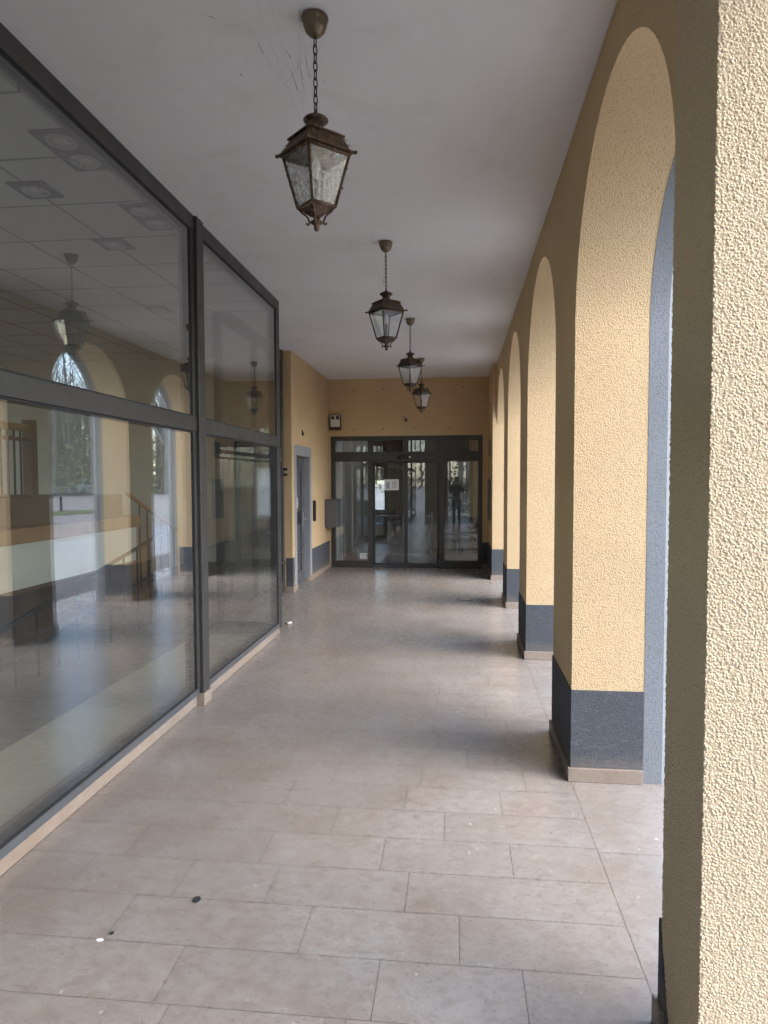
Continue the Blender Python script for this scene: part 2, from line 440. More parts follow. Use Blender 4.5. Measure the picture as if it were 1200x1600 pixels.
struct('cobble_path', MB().box(4.85, 7.4, -40, 60, -.3, -.060), M['cobble'])
mb = MB()
for cx, cy, rx, ry in ((17.6, 35, 1.9, 4.2),):
    p = [mb.bm.verts.new((cx + rx * math.cos(a / 28 * 6.283) * (1 + .12 * math.sin(a * 2.3)), cy + ry * math.sin(a / 28 * 6.283) * (1 + .1 * math.cos(a * 1.7)), -.06)) for a in range(28)]
    mb.bm.faces.new(p)
struct('lawn', mb, M['lawn'])
struct('terrain', MB().box(50, 250, -150, 250, -.5, -.055), M['lawn'])

# ------------------------------------------------------------------ ceiling and building mass
struct('ceiling', MB().box(-2.75, 1.03, -6.2, YE + .1, ZC, ZC + .25), M['ceiling'])

# ------------------------------------------------------------------ arcade wall
ARCH = [(-.06, 1.789), (2.106, 3.84), (4.59, 6.44), (7.185, 9.02), (9.77, 11.54)]  # no openings farther behind the viewer: wall kept solid to darken the near floor
ENDS = (-6.2, YE + .3)
APEX = 3.40
def arch_profile(y0, y1, inset, n=80):
    """points of the opening from (y0, floor) over the arch to (y1, floor)"""
    a, b = y0 + inset, y1 - inset; c = (a + b) / 2; r = (b - a) / 2; rise = .28 if abs(y1 - 1.789) < .01 else r; sp = APEX - inset - rise
    return [(a, 0.0)] + [(c - r * math.cos(t * math.pi / n), sp + rise * math.sin(t * math.pi / n)) for t in range(n + 1)] + [(b, 0.0)]

def arch_layer(mb, x0, x1, i0, i1, ztop, near_skip=True, piers=False, faces=(1, 1)):
    """wall layer between x0 (corridor side) and x1 with arches; inset i0 at x0, i1 at x1"""
    bm = mb.bm
    def V(x, y, z): return bm.verts.new((tilt(x, y), y, z))
    for (y0, y1) in ARCH:
        p0 = arch_profile(y0, y1, i0); p1 = arch_profile(y0, y1, i1)
        for (a, b), (c, d) in zip(zip(p0, p0[1:]), zip(p1, p1[1:])):
            f = bm.faces.new((V(x0, *a), V(x0, *b), V(x1, *d), V(x1, *c)))
        for x, pr, on in ((x0, p0, faces[0]), (x1, p1, faces[1])):
            if not on: continue
            for a, b in zip(pr[1:-1], pr[2:-1]):
                bm.faces.new((V(x, *a), V(x, a[0], ztop), V(x, b[0], ztop), V(x, *b)))
    edges = [ENDS[0]] + [y for a in ARCH for y in a] + [ENDS[1]]
    for k in range(0, len(edges), 2):
        ya, yb = edges[k], edges[k + 1]
        for x, i, on in ((x0, i0, faces[0]), (x1, i1, faces[1])):
            if not on: continue
            a = ya + (-i if k else 0); b = yb + (i if k + 2 < len(edges) else 0)
            bm.faces.new((V(x, a, 0), V(x, a, ztop), V(x, b, ztop), V(x, b, 0)))

aw = thing('arcade_wall', (.65, 3.84, 0), 'yellow rendered arcade wall of round arches along the right side of the passage', 'arcade wall')
XI, XG, XO, XF = .644, 1.038, 1.138, 1.195
# yellow inner leaf: piers 0.. are rebuilt by the coarse near pier, so its two visible faces stand 4 mm proud of this leaf
mb = MB(); arch_layer(mb, XI, XG, 0, 0, ZC - .002, faces=(1, 0))
body = mb.done('wall_body', M['yellow'], aw)
mb = MB(); arch_layer(mb, XG, XO, .002, .002, ZC + .2, faces=(1, 0)); arch_layer(mb, XO, XF, .002, -.035, ZC + .2, faces=(0, 1))
mb.done('outer_surround', M['grey_render'], aw)
# coarse roughcast on the near pier (real relief)
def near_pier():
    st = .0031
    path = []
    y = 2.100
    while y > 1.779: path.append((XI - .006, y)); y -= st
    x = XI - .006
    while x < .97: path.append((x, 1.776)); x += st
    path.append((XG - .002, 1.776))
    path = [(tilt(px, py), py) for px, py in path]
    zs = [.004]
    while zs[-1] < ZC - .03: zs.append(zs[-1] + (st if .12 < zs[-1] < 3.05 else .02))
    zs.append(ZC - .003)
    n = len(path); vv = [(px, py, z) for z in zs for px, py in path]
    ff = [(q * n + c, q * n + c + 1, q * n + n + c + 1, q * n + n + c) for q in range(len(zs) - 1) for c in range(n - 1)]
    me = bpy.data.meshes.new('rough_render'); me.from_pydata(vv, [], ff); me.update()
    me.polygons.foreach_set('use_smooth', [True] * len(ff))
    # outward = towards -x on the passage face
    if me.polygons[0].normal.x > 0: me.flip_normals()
    o = bpy.data.objects.new('rough_render', me); col.objects.link(o); me.materials.append(M['yellow_near_lit'])
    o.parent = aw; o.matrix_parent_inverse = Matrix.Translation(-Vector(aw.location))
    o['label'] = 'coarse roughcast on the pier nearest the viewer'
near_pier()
# plinths and base stones of every pier (U-shaped skins 3 mm proud)
PIERS = [(3.84, 4.59), (6.44, 7.185), (9.02, 9.77)]
for ya, yb in PIERS:
    t = .004
    mb = MB()
    x0, x1 = tilt(XI, ya), tilt(XG, ya)
    mb.box(x0 - t, x1 - .001, ya - t, yb + t, .0, .52, .002)
    pl = mb.done('plinth', M['plinth'], aw)
    mb = MB(); s = .018
    mb.box(x0 - s, x1 - .004, ya - s, yb + s, 0.0, .078, .0025)
    mb.done('base_stone', M['stone'], aw)
# end pier, standing proud of the wall
mb = MB(); mb.box(.597, 1.03, 11.533, YE - .001, 0, ZC - .003, .004); mb.done('end_pier', M['yellow'], aw)
mb = MB(); mb.box(.593, 1.027, 11.529, YE - .002, .0, .52, .002); mb.done('plinth', M['plinth'], aw)
mb = MB(); mb.box(.578, 1.024, 11.514, YE - .003, 0, .078, .0025); mb.done('base_stone', M['stone'], aw)
# near pier: sloping end of its plinth paint and the end of its base stone
mb = MB(); xa = tilt(XI, 2.1) - .012
P = [(2.112, 0), (2.112, .345), (2.0, .0)]
v0 = [mb.bm.verts.new((xa, y, z)) for y, z in P]; v1 = [mb.bm.verts.new((xa + .02, y, z)) for y, z in P]
mb.bm.faces.new(v0); mb.bm.faces.new(v1[::-1])
for k in range(3): mb.bm.faces.new((v0[k], v0[(k + 1) % 3], v1[(k + 1) % 3], v1[k]))
mb.done('plinth', M['plinth'], aw)
mb = MB(); mb.box(xa - .014, 1.02, 2.05, 2.128, 0, .09, .003); mb.done('base_stone', M['stone'], aw)
# floors above
fs = thing('upper_floors', (0, 3, ZC), 'grey slab of the storeys carried by the arcade', 'building')
MB().box(-9.5, 1.16, -6.25, 13.29, ZC + .26, ZC + 6, .0).done('wall', M['yellow'], fs)

# rear cross wall with an arched way through, far behind the viewer (mirrored in the entrance glass)
rw = thing('rear_arch_wall', (0, -6.3, 0), 'yellow cross wall with a grey edged arch at the open end behind the viewer', 'wall')
mb = MB(); bm = mb.bm
for X0, X1, yy0, yy1, m_, nm in ((-.42, .62, -6.5, -6.25, M['yellow'], 'wall_body'),):
    c, r_, sp, n = .10, .52, 2.35, 24
    pr = [(c - r_, 0)] + [(c - r_ * math.cos(t * math.pi / n), sp + r_ * math.sin(t * math.pi / n)) for t in range(n + 1)] + [(c + r_, 0)]
    for a, b in zip(pr, pr[1:]):
        bm.faces.new([bm.verts.new(p) for p in ((a[0], yy0, a[1]), (b[0], yy0, b[1]), (b[0], yy1, b[1]), (a[0], yy1, a[1]))])
    for yy in (yy0, yy1):
        for a, b in zip(pr[1:-1], pr[2:-1]):
            bm.faces.new([bm.verts.new(p) for p in ((a[0], yy, a[1]), (a[0], yy, ZC), (b[0], yy, ZC), (b[0], yy, b[1]))])
        for xa, xb in ((-1.5, c - r_), (c + r_, 1.2)):
            bm.faces.new([bm.verts.new(p) for p in ((xa, yy, 0), (xa, yy, ZC), (xb, yy, ZC), (xb, yy, 0))])
    bm.faces.new([bm.verts.new(p) for p in ((-1.5, yy0, 0), (-1.5, yy0, ZC), (-1.5, yy1, ZC), (-1.5, yy1, 0))])
mb.done('wall_body', M['yellow'], rw)

# ------------------------------------------------------------------ glazed shop front
gf = thing('shop_front', (GX, 4.9, 0), 'dark framed floor to ceiling shop window along the left side of the passage', 'shop window')
bays = [(-6.0, -3.1), (-3.0, -.35), (-.22, 2.28), (2.41, 4.87), (5.0, 7.2)]
mb = MB(); mb.box(-2.12, -1.945, -6.1, 7.268, 0, .085, .003)
for y in (-3.05, -.285, 2.345, 4.935): mb.box(-1.95, -1.885, y - .075, y + .075, 0, .092, .003)
mb.done('sill_stone', M['stone'], gf)
for y in (-3.05, -.285, 2.345, 4.935):
    MB().box(-2.03, -1.893, y - .065, y + .065, .093, ZC - .001, .003).done('post', M['frame'], gf)
MB().box(-2.03, -1.915, 7.2, 7.262, .086, ZC - .001, .002).done('post', M['frame'], gf)
for a, b in bays:
    mb = MB()
    mb.box(-2.02, -1.912, a + .001, b - .001, ZC - .105, ZC - .0015, .002)
    mb.box(-2.02, -1.912, a + .001, b - .001, 2.06, 2.165, .002)
    for y0, y1 in ((a + .001, a + .05), (b - .05, b - .001)):
        mb.box(-2.015, -1.918, y0, y1, .135, 2.059, .002); mb.box(-2.015, -1.918, y0, y1, 2.166, ZC - .106, .002)
    mb.done('frame', M['frame'], gf)
    mb = MB(); mb.box(-2.02, -1.925, a + .001, b - .001, .0865, .134, .002); mb.done('bottom_rail', M['frame_grey'], gf)
    mb = MB()
    for z0, z1 in ((.1345, 2.0595), (2.1655, ZC - .1055)):
        for y0, y1 in ((a + .0505, a + .060), (b - .060, b - .0505)): mb.box(-2.0, -1.922, y0, y1, z0 + .001, z1 - .001)
        mb.box(-2.0, -1.922, a + .061, b - .061, z0 + .001, z0 + .011); mb.box(-2.0, -1.922, a + .061, b - .061, z1 - .011, z1 - .001)
    mb.done('seal', M['rubber'], gf)
    for z0, z1 in ((.146, 2.048), (2.177, ZC - .117)):
        mb = MB(); mb.quad((GX, a + .061, z0), (GX, b - .061, z0), (GX, b - .061, z1), (GX, a + .061, z1))
        mb.quad((GX - .022, b - .061, z0), (GX - .022, a + .061, z0), (GX - .022, a + .061, z1), (GX - .022, b - .061, z1))
        mb.done('pane', M['glass'], gf, fix=False)
# end return of the bay
for z0, z1 in ((.086, .14), (2.06, 2.16), (ZC - .1, ZC - .002)): MB().box(-2.60, -2.031, 7.21, 7.258, z0, z1, .002).done('rail', M['frame'], gf)
mb = MB(); mb.quad((-2.59, 7.235, .14), (-2.031, 7.235, .14), (-2.031, 7.235, ZC - .1), (-2.59, 7.235, ZC - .1)); mb.done('pane', M['glass'], gf)
mb = MB(); mb.box(-2.6, -2.122, 7.15, 7.268, 0, .085, .003); mb.done('sill_stone', M['stone'], gf)

# recessed glazed door bay
rd = thing('recessed_glass_door', (-2.6, 8.6, 0), 'dark framed glass door set back between the shop window and the yellow side wall', 'glass door')
mb = MB()
for y0, y1 in ((7.27, 7.34), (8.60, 8.68), (9.90, 9.985)): mb.box(-2.66, -2.58, y0, y1, .02, ZC - .002, .003)
for y0, y1 in ((7.341, 8.599), (8.681, 9.899)):
    for z0, z1 in ((.02, .16), (1.98, 2.18), (ZC - .16, ZC - .003)): mb.box(-2.655, -2.585, y0, y1, z0, z1, .003)
mb.done('frame', M['frame'], rd)
for y0, y1 in ((7.341, 8.599), (8.681, 9.899)):
    for z0, z1 in ((.161, 1.979), (2.181, ZC - .161)):
        mb = MB(); mb.quad((-2.61, y0, z0), (-2.61, y1, z0), (-2.61, y1, z1), (-2.61, y0, z1)); mb.done('pane', M['glass'], rd)
mb = MB(); mb.box(-2.60, -2.577, 8.70, 9.88, .46, .475); mb.done('push_bar', M['steel'], rd)
for z in (1.78, 1.86):
    mb = MB(); mb.tube([(-2.577, 9.93, z), (-2.52, 9.93, z)], .02, 12); mb.tube([(-2.53, 9.90, z), (-2.53, 9.96, z)], .016, 10); mb.done('hinge', M['black_plastic'], rd)

# ------------------------------------------------------------------ yellow side wall with the grey framed door
SX = -2.46
sw = thing('side_wall', (SX, 11.5, 0), 'yellow rendered wall at the left end of the passage, around the grey framed door', 'wall')
mb = MB()
DY0, DY1, DZ = 10.27, 11.205, 2.08
mb.box(SX - .28, SX, 9.995, DY0 - .001, 0, ZC - .002, .003)
mb.box(SX - .28, SX, DY1 + .001, YE - .001, 0, ZC - .002, .003)
mb.box(SX - .28, SX, DY0, DY1, DZ + .001, ZC - .002)
mb.done('wall_body', M['yellow'], sw)
mb = MB(); mb.box(SX - .10, SX + .004, 9.990, 10.105, .0, .52, .001); mb.box(SX - .05, SX + .004, 11.365, YE - .002, .0, .52, .001); mb.done('plinth', M['plinth'], sw)
mb = MB(); mb.box(SX - .11, SX + .018, 9.975, 10.50 - .24, 0, .085, .002); mb.box(SX - .05, SX + .018, 11.215, YE - .003, 0, .085, .002); mb.done('base_stone', M['stone'], sw)
mb = MB(); w = .145
mb.box(SX - .02, SX + .006, DY0 - w + .02, DY0, .086, DZ + .16, .001); mb.box(SX - .02, SX + .006, DY1, DY1 + w, .086, DZ + .16, .001); mb.box(SX - .02, SX + .0058, DY0 + .0005, DY1 - .0005, DZ, DZ + .16, .001)
mb.box(SX - .15, SX - .0205, DY0 + .0005, DY0 + .006, .02, DZ - .001); mb.box(SX - .15, SX - .0205, DY1 - .006, DY1 - .0005, .02, DZ - .001)
mb.done('painted_surround', M['trim_grey'], sw)

dr = thing('side_door', (SX - .1, 10.75, 0), 'dark glazed side door in a pale grey surround, with a round white sticker', 'door')
xd = SX - .10
mb = MB()
mb.box(xd - .05, xd, DY0 + .007, DY0 + .06, .0, DZ - .002, .002); mb.box(xd - .05, xd, DY1 - .06, DY1 - .007, .0, DZ - .002, .002); mb.box(xd - .05, xd, DY0 + .061, DY1 - .061, DZ - .07, DZ - .002, .002)
mb.done('frame', M['frame_grey'], dr)
mb = MB(); a, b = DY0 + .064, DY1 - .064
mb.box(xd - .045, xd + .008, a, a + .09, .012, DZ - .075, .003); mb.box(xd - .045, xd + .008, b - .09, b, .012, DZ - .075, .003)
mb.box(xd - .045, xd + .008, a + .0905, b - .0905, .012, .2, .003); mb.box(xd - .045, xd + .008, a + .0905, b - .0905, DZ - .19, DZ - .075, .003)
mb.box(xd - .045, xd + .008, a + .0905, b - .0905, .50, .53, .003)
mb.done('leaf', M['frame_grey'], dr)
mb = MB()
for z0, z1 in ((.201, .499), (.531, DZ - .191)): mb.quad((xd - .01, a + .09, z0), (xd - .01, b - .09, z0), (xd - .01, b - .09, z1), (xd - .01, a + .09, z1))
mb.done('pane', M['door_glass'], dr)
mb = MB(); mb.box(xd + .0085, xd + .016, b - .075, b - .035, .93, 1.17, .002); mb.tube([(xd + .016, b - .055, 1.05), (xd + .06, b - .055, 1.05), (xd + .06, b - .18, 1.05)], .010, 10); mb.done('handle', M['steel'], dr)
mb = MB(); mb.box(xd - .007, xd + .01, b - .42, b - .19, .98, 1.18, .006); mb.done('letter_flap', M['black_plastic'], dr)
mb = MB(); cy = (a + b) / 2 - .02
mb.tube([(xd - .008, cy, 1.33), (xd - .004, cy, 1.33)], .088, 36); st_ = mb.done('sticker', M['paper'], dr)
mb = MB(); q = 30
for k in range(q):
    a0, a1 = k / q * 6.2832, (k + 1) / q * 6.2832
    mb.quad(*[(xd - .003, cy + r * math.cos(t), 1.33 + r * math.sin(t)) for r, t in ((.034, a0), (.056, a0), (.056, a1), (.034, a1))])
mb.done('printed_ring', M['ink'], dr)
struct('side_lobby', MB().box(-5.2, -2.8, 10.0, 10.05, 0, ZC).box(-5.2, -2.8, 12.9, 12.95, 0, ZC).box(-5.25, -5.2, 10, 12.95, 0, ZC), M['in_wall'])
struct('side_lobby_floor', MB().box(-5.2, -2.5, 9.99, 12.96, -.1, -.006), M['in_tile'])

def text_obj(name, body, size, depth, m, matx, parent=None):
    cu = bpy.data.curves.new(name, 'FONT'); cu.body = body; cu.size = size; cu.extrude = depth; cu.align_x = 'CENTER'
    o = bpy.data.objects.new(name, cu); col.objects.link(o)
    dg = bpy.context.evaluated_depsgraph_get(); me = bpy.data.meshes.new_from_object(o.evaluated_get(dg))
    bpy.data.objects.remove(o); bpy.data.curves.remove(cu)
    me.transform(matx); o = bpy.data.objects.new(name, me); col.objects.link(o); me.materials.clear(); me.materials.append(m)
    if parent is not None:
        o.parent = parent; o.matrix_parent_inverse = Matrix.Translation(-world_loc(parent))
    return o
# +x facing wall: text runs along +y, up z, thickness x
MX = Matrix(((0, 0, 1, SX + .008), (1, 0, 0, 10.70), (0, 1, 0, 2.41), (0, 0, 0, 1)))
tag(text_obj('house_number', '1a', .13, .008, M['black_steel'], MX), 'small dark house number 1a above the grey framed side door', 'house number')

mb = MB(); mb.box(SX + .0005, SX + .035, 11.45, 11.575, .99, 1.345, .006, 2)
ic = thing('door_intercom', (SX, 11.51, .99), 'slim black intercom strip on the yellow wall right of the side door', 'intercom')
mb.done('housing', M['black_plastic'], ic)
for k in range(3): MB().tube([(SX + .035, 11.51, 1.07 + k * .06), (SX + .039, 11.51, 1.07 + k * .06)], .014, 14).done('button', M['steel'], ic)

pb = thing('letter_box', (SX, 12.7, .8), 'dark grey metal letter box jutting from the wall beside the sliding entrance', 'letter box')
mb = MB(); mb.box(SX + .001, -2.225, 12.50, 12.93, .805, 1.315, .006, 2); mb.done('housing', M['box_grey'], pb)
mb = MB(); mb.box(SX + .0, -2.21, 12.49, 12.94, 1.316, 1.335, .004); mb.done('lid', M['box_grey'], pb)
mb = MB(); mb.box(-2.2245, -2.219, 12.56, 12.87, 1.2, 1.24, .001); mb.done('slot_flap', M['frame_grey'], pb)

# ------------------------------------------------------------------ end wall and automatic entrance
FX0, FX1, FZ = -2.42, .486, 2.536
ew = thing('end_wall', (-.9, YE, 0), 'orange yellow rendered wall closing the passage above the sliding entrance', 'wall')
mb = MB(); mb.box(SX - .2, FX0 - .001, YE, YE + .3, 0, ZC - .002); mb.box(FX1 + .001, 1.1, YE, YE + .3, 0, ZC - .002); mb.box(FX0, FX1, YE, YE + .3, FZ + .001, ZC - .002)
mb.done('wall_body', M['yellow'], ew)
mb = MB(); mb.box(FX1 + .002, .592, YE - .004, YE + .1, 0, .5, .001); mb.done('plinth', M['plinth'], ew)
mb = MB(); mb.box(FX1 + .002, .577, YE - .018, YE + .1, 0, .08, .001); mb.done('base_stone', M['stone'], ew)
for px, pz in ((-1.98, 3.42), (-1.40, 3.43), (.12, 3.44), (-1.97, 2.66), (-1.40, 2.67), (-.80, 2.68), (-.14, 2.68)):
    mb = MB(); mb.tube([(px, YE, pz), (px, YE - .012, pz)], .013, 10); mb.tube([(px, YE - .012, pz), (px, YE - .03, pz)], .006, 8); mb.done('wall_plug', M['dark_wood'], ew)

en = thing('sliding_entrance', (-.96, YE, 0), 'bronze framed automatic sliding glass entrance across the end of the passage', 'entrance')
ya, yb = YE - .012, YE + .09
mb = MB()
mb.box(FX0, FX0 + .075, ya, yb, 0, FZ, .003); mb.box(FX1 - .08, FX1, ya, yb, 0, FZ, .003)
mb.box(FX0 + .0755, FX1 - .0805, ya, yb, 2.452, FZ, .003); mb.box(FX0 + .0755, FX1 - .0805, ya - .004, yb, 2.05, 2.235, .003)
for x0, x1 in ((-1.70, -1.60), (-1.03, -.92), (-.345, -.235)): mb.box(x0, x1, ya, yb, 2.2355, 2.4515, .003)
for x0, x1 in ((-1.70, -1.605), (-.335, -.232)): mb.box(x0, x1, ya, yb, 0, 2.0495, .003)
mb.box(FX0 + .0755, -1.7005, ya, yb, .0, .125, .003); mb.box(-.2315, FX1 - .0805, ya, yb, .0, .14, .003)
mb.box(-1.6045, -.3355, ya + .03, yb, .0, .022, .001)
mb.done('frame', M['frame'], en)
for x0, x1 in ((FX0 + .0755, -1.7005), (-1.5995, -1.0305), (-.9195, -.3455), (-.2345, FX1 - .0805)):
    mb = MB(); mb.quad((x0, YE + .03, 2.2355), (x1, YE + .03, 2.2355), (x1, YE + .03, 2.4515), (x0, YE + .03, 2.4515)); mb.done('transom_pane', M['door_glass'], en)
for x0, x1, z0 in ((FX0 + .0755, -1.7005, .1255), (-.2315, FX1 - .0805, .1405)):
    mb = MB()
    mb.quad((x0, YE + .03, z0), (x1, YE + .03, z0), (x1, YE + .03, 2.0495), (x0, YE + .03, 2.0495)); mb.quad((x1, YE + .05, z0), (x0, YE + .05, z0), (x0, YE + .05, 2.0495), (x1, YE + .05, 2.0495)); mb.done('fixed_pane', M['door_glass'], en)
for x0, x1 in ((-1.6, -.972), (-.968, -.34)):
    mb = MB(); y0, y1 = YE + .045, YE + .085
    mb.box(x0, x0 + .03, y0, y1, .03, 2.045, .002); mb.box(x1 - .03, x1, y0, y1, .03, 2.045, .002); mb.box(x0 + .0305, x1 - .0305, y0, y1, .03, .085, .002); mb.box(x0 + .0305, x1 - .0305, y0, y1, 2.02, 2.045, .002)
    lf = mb.done('door_leaf', M['frame'], en)
    mb = MB(); mb.quad((x0 + .0305, YE + .06, .0855), (x1 - .0305, YE + .06, .0855), (x1 - .0305, YE + .06, 2.0195), (x0 + .0305, YE + .06, 2.0195)); mb.quad((x1 - .0305, YE + .075, .0855), (x0 + .0305, YE + .075, .0855), (x0 + .0305, YE + .075, 2.0195), (x1 - .0305, YE + .075, 2.0195)); mb.done('pane', M['door_glass'], lf)
mb = MB(); mb.box(-1.10, -.84, ya - .05, ya - .0045, 2.10, 2.16, .012, 3); se = mb.done('motion_sensor', M['black_plastic'], en)
mb = MB(); mb.box(-.905, -.865, ya - .053, ya - .0505, 2.115, 2.145, .001); mb.done('sensor_lens', M['alarm_white'], se)

def text_lines(mb, x0, x1, z0, z1, y, n, th=.0035):
    for k in range(n):
        z = z1 - (k + .5) * (z1 - z0) / n
        mb.box(x0, x0 + (x1 - x0) * random.uniform(.72, 1.0), y - .0006, y, z - th, z + th)
nt = thing('door_notice', (-1.247, YE, 1.5), 'white double page notice stuck to the left sliding door leaf', 'notice')
mb = MB(); mb.box(-1.388, -1.108, YE + .0553, YE + .0565, 1.497, 1.705); mb.done('sheet', M['paper'], nt)
mb = MB(); text_lines(mb, -1.355, -1.27, 1.535, 1.66, YE + .0552, 6, .006); mb.box(-1.355, -1.27, YE + .0546, YE + .0552, 1.522, 1.53); mb.done('printed_text', M['ink_blue'], nt)
mb = MB(); text_lines(mb, -1.24, -1.13, 1.53, 1.68, YE + .0552, 11, .0025); mb.done('printed_text', M['ink'], nt)
stk = thing('door_sticker', (-1.787, YE, .17), 'small white two part sticker low on the left fixed glass pane', 'sticker')
mb = MB(); mb.box(-1.866, -1.712, YE + .0265, YE + .0275, .225, .27); mb.box(-1.866, -1.712, YE + .0265, YE + .0275, .168, .215); mb.done('label_sheet', M['paper'], stk)
mb = MB(); text_lines(mb, -1.85, -1.73, .232, .262, YE + .0264, 2, .003); text_lines(mb, -1.85, -1.73, .176, .208, YE + .0264, 2, .003); mb.done('printed_text', M['ink'], stk)

al = thing('alarm_siren', (-2.32, YE, 2.66), 'brown and white alarm siren box on the end wall above the letter box', 'alarm siren')
mb = MB(); mb.box(-2.425, -2.21, YE - .085, YE - .001, 2.655, 2.95, .018, 3); mb.done('housing', M['alarm_brown'], al)
mb = MB(); mb.box(-2.408, -2.228, YE - .1, YE - .0855, 2.715, 2.935, .006, 2); fc = mb.done('cover', M['alarm_white'], al)
for x0 in (-2.395, -2.30): MB().box(x0, x0 + .06, YE - .104, YE - .1005, 2.855, 2.92, .001).done('speaker_grille', M['black_plastic'], al)
hk = thing('cable_hook', (-.99, YE, 2.82), 'rusty looped wire end sticking out of the end wall above the door sensor', 'cable')
mb = MB(); mb.tube([(-.985 + .045 * math.cos(t), YE - .018 - .01 * math.sin(t * .5), 2.895 + .05 * math.sin(t)) for t in [k * .4 - .8 for k in range(15)]], .005, 8); mb.done('loop', M['alarm_white'], hk)
mb = MB(); mb.tube([(-.965, YE, 2.825), (-.96, YE - .05, 2.84), (-.945, YE - .06, 2.80)], [.018, .022, .012], 10); mb.done('socket', M['alarm_brown'], hk)

# boxes on the passage face of the end pier
eb = thing('meter_cabinet', (.597, 12.3, 1.0), 'flat grey green meter cabinet low on the end pier by the entrance', 'cabinet')
mb = MB(); mb.box(.572, .5965, 12.02, 12.56, .98, 1.72, .004); mb.done('housing', M['frame_grey'], eb)
mb = MB(); mb.box(.566, .5715, 12.05, 12.53, 1.01, 1.69, .002); mb.done('door', M['box_grey'], eb)
vb = thing('vent_grille', (.597, 12.3, 2.15), 'small dark louvred vent high on the end pier, above the meter cabinet', 'vent')
mb = MB(); mb.box(.585, .5965, 12.15, 12.50, 2.12, 2.42, .002); mb.done('frame', M['frame_grey'], vb)
mb = MB()
for k in range(7): mb.box(.578, .5845, 12.17, 12.48, 2.14 + k * .038, 2.162 + k * .038, .001)
mb.done('louvres', M['box_grey'], vb)

# ------------------------------------------------------------------ lanterns
def make_lantern(label, mm, gm):
    t = thing('hanging_lantern', (0, 0, 0), label, 'lantern', 'square lanterns hanging in a row from the ceiling', local=True)
    # canopy
    MB().lathe([(0, 0), (.052, 0), (.056, -.006), (.056, -.014), (.051, -.02), (.049, -.036), (.041, -.058), (.026, -.074), (.012, -.08), (0, -.08)], 28).done('canopy', M['brass_can'], t)
    # chain
    mb = MB(); z = -.078; k = 0
    while z > -.372:
        pts = []; hw, hl = .0085, .021
        for q in range(17):
            a = q / 16 * 6.2832
            x = hw * math.cos(a); zz = hl * (math.copysign(abs(math.sin(a)) ** .8, math.sin(a)))
            pts.append((x, 0, z - hl + zz) if k % 2 else (0, x, z - hl + zz))
        mb.tube(pts, .0026, 6, False); z -= .0335; k += 1
    mb.done('chain', M['black_steel'], t)
    # mushroom cap
    mb = MB(); mb.lathe([(0, -.372), (.006, -.374), (.009, -.39), (.018, -.398), (.044, -.408), (.053, -.416), (.053, -.421), (.046, -.425), (.034, -.434), (.030, -.448), (.032, -.458), (.044, -.466), (.044, -.474), (0, -.474)], 24)
    mb.done('cap', mm, t)
    # roof
    mb = MB(); mb.frustum(.070, -.4745, .084, -.4855).frustum(.088, -.486, .088, -.492).frustum(.080, -.4925, .106, -.552).frustum(.119, -.5525, .119, -.559)
    for sx in (-1, 1):
        for sy in (-1, 1): mb.lathe([(0, .008), (.008, .004), (.009, -.004), (0, -.011)], 8, (sx * .119, sy * .119, -.556))
    mb.done('roof', mm, t)
    # cage
    TZ, BZ, TH, BH = -.56, -.775, .101, .058
    mb = MB()
    for sx in (-1, 1):
        for sy in (-1, 1): mb.bar((sx * TH, sy * TH, TZ), (sx * BH, sy * BH, BZ), .0105)
    for h, z, w in ((TH, TZ - .006, .012), (BH, BZ, .012)):
        for a, b in (((-h, -h), (h, -h)), ((h, -h), (h, h)), ((h, h), (-h, h)), ((-h, h), (-h, -h))): mb.bar((*a, z), (*b, z), w)
    mb.done('cage', mm, t)
    for k in range(4):
        c, s = math.cos(k * math.pi / 2), math.sin(k * math.pi / 2)
        def rt(x, y): return (x * c - y * s, x * s + y * c)
        mb = MB(); mb.quad((*rt(-TH + .004, -TH), TZ - .01), (*rt(TH - .004, -TH), TZ - .01), (*rt(BH - .004, -BH), BZ + .005), (*rt(-BH + .004, -BH), BZ + .005)); mb.done('pane', gm, t)
    # bottom: tapering base, scrolls and finial
    mb = MB(); mb.frustum(.054, -.782, .016, -.815)
    mb.done('base_pan', mm, t)
    mb = MB()
    for k in range(4):
        a = k * math.pi / 2 + math.pi / 4
        pts = [(r * math.cos(a), r * math.sin(a), z) for r, z in ((.074, -.784), (.062, -.797), (.047, -.806), (.037, -.818), (.031, -.836), (.033, -.846), (.041, -.846), (.043, -.839))]
        mb.tube(pts, .0042, 6)
    mb.done('scroll', mm, t)
    mb = MB(); mb.lathe([(0, -.81), (.014, -.812), (.012, -.828), (.026, -.834), (.028, -.84), (.014, -.847), (.011, -.856), (.013, -.862), (.008, -.872), (0, -.876)], 14); mb.done('finial', mm, t)
    mb = MB(); mb.lathe([(0, -.775), (.02, -.774), (.02, -.766), (.011, -.762), (.011, -.66), (0, -.66)], 14); mb.done('candle_tube', M['brass2'], t)
    mb = MB(); mb.lathe([(.010, -.66), (.0105, -.64), (.018, -.62), (.0185, -.602), (.012, -.58), (0, -.57)], 16); mb.done('bulb', M['bulb'], t)
    return t
l1 = make_lantern('large near lantern with rusty metal and dirty glass, closest to the viewer', M['brass'], M['lantern_glass'])
l2 = make_lantern('second lantern from the viewer, dark brass with clean clear panes', M['brass2'], M['clean_glass'])
l3 = copy_tree(l2); l3['label'] = 'third lantern from the viewer, overlapping the top of the farthest lantern'
l4 = copy_tree(l2); l4['label'] = 'smallest and farthest lantern, seen against the end wall over the entrance'
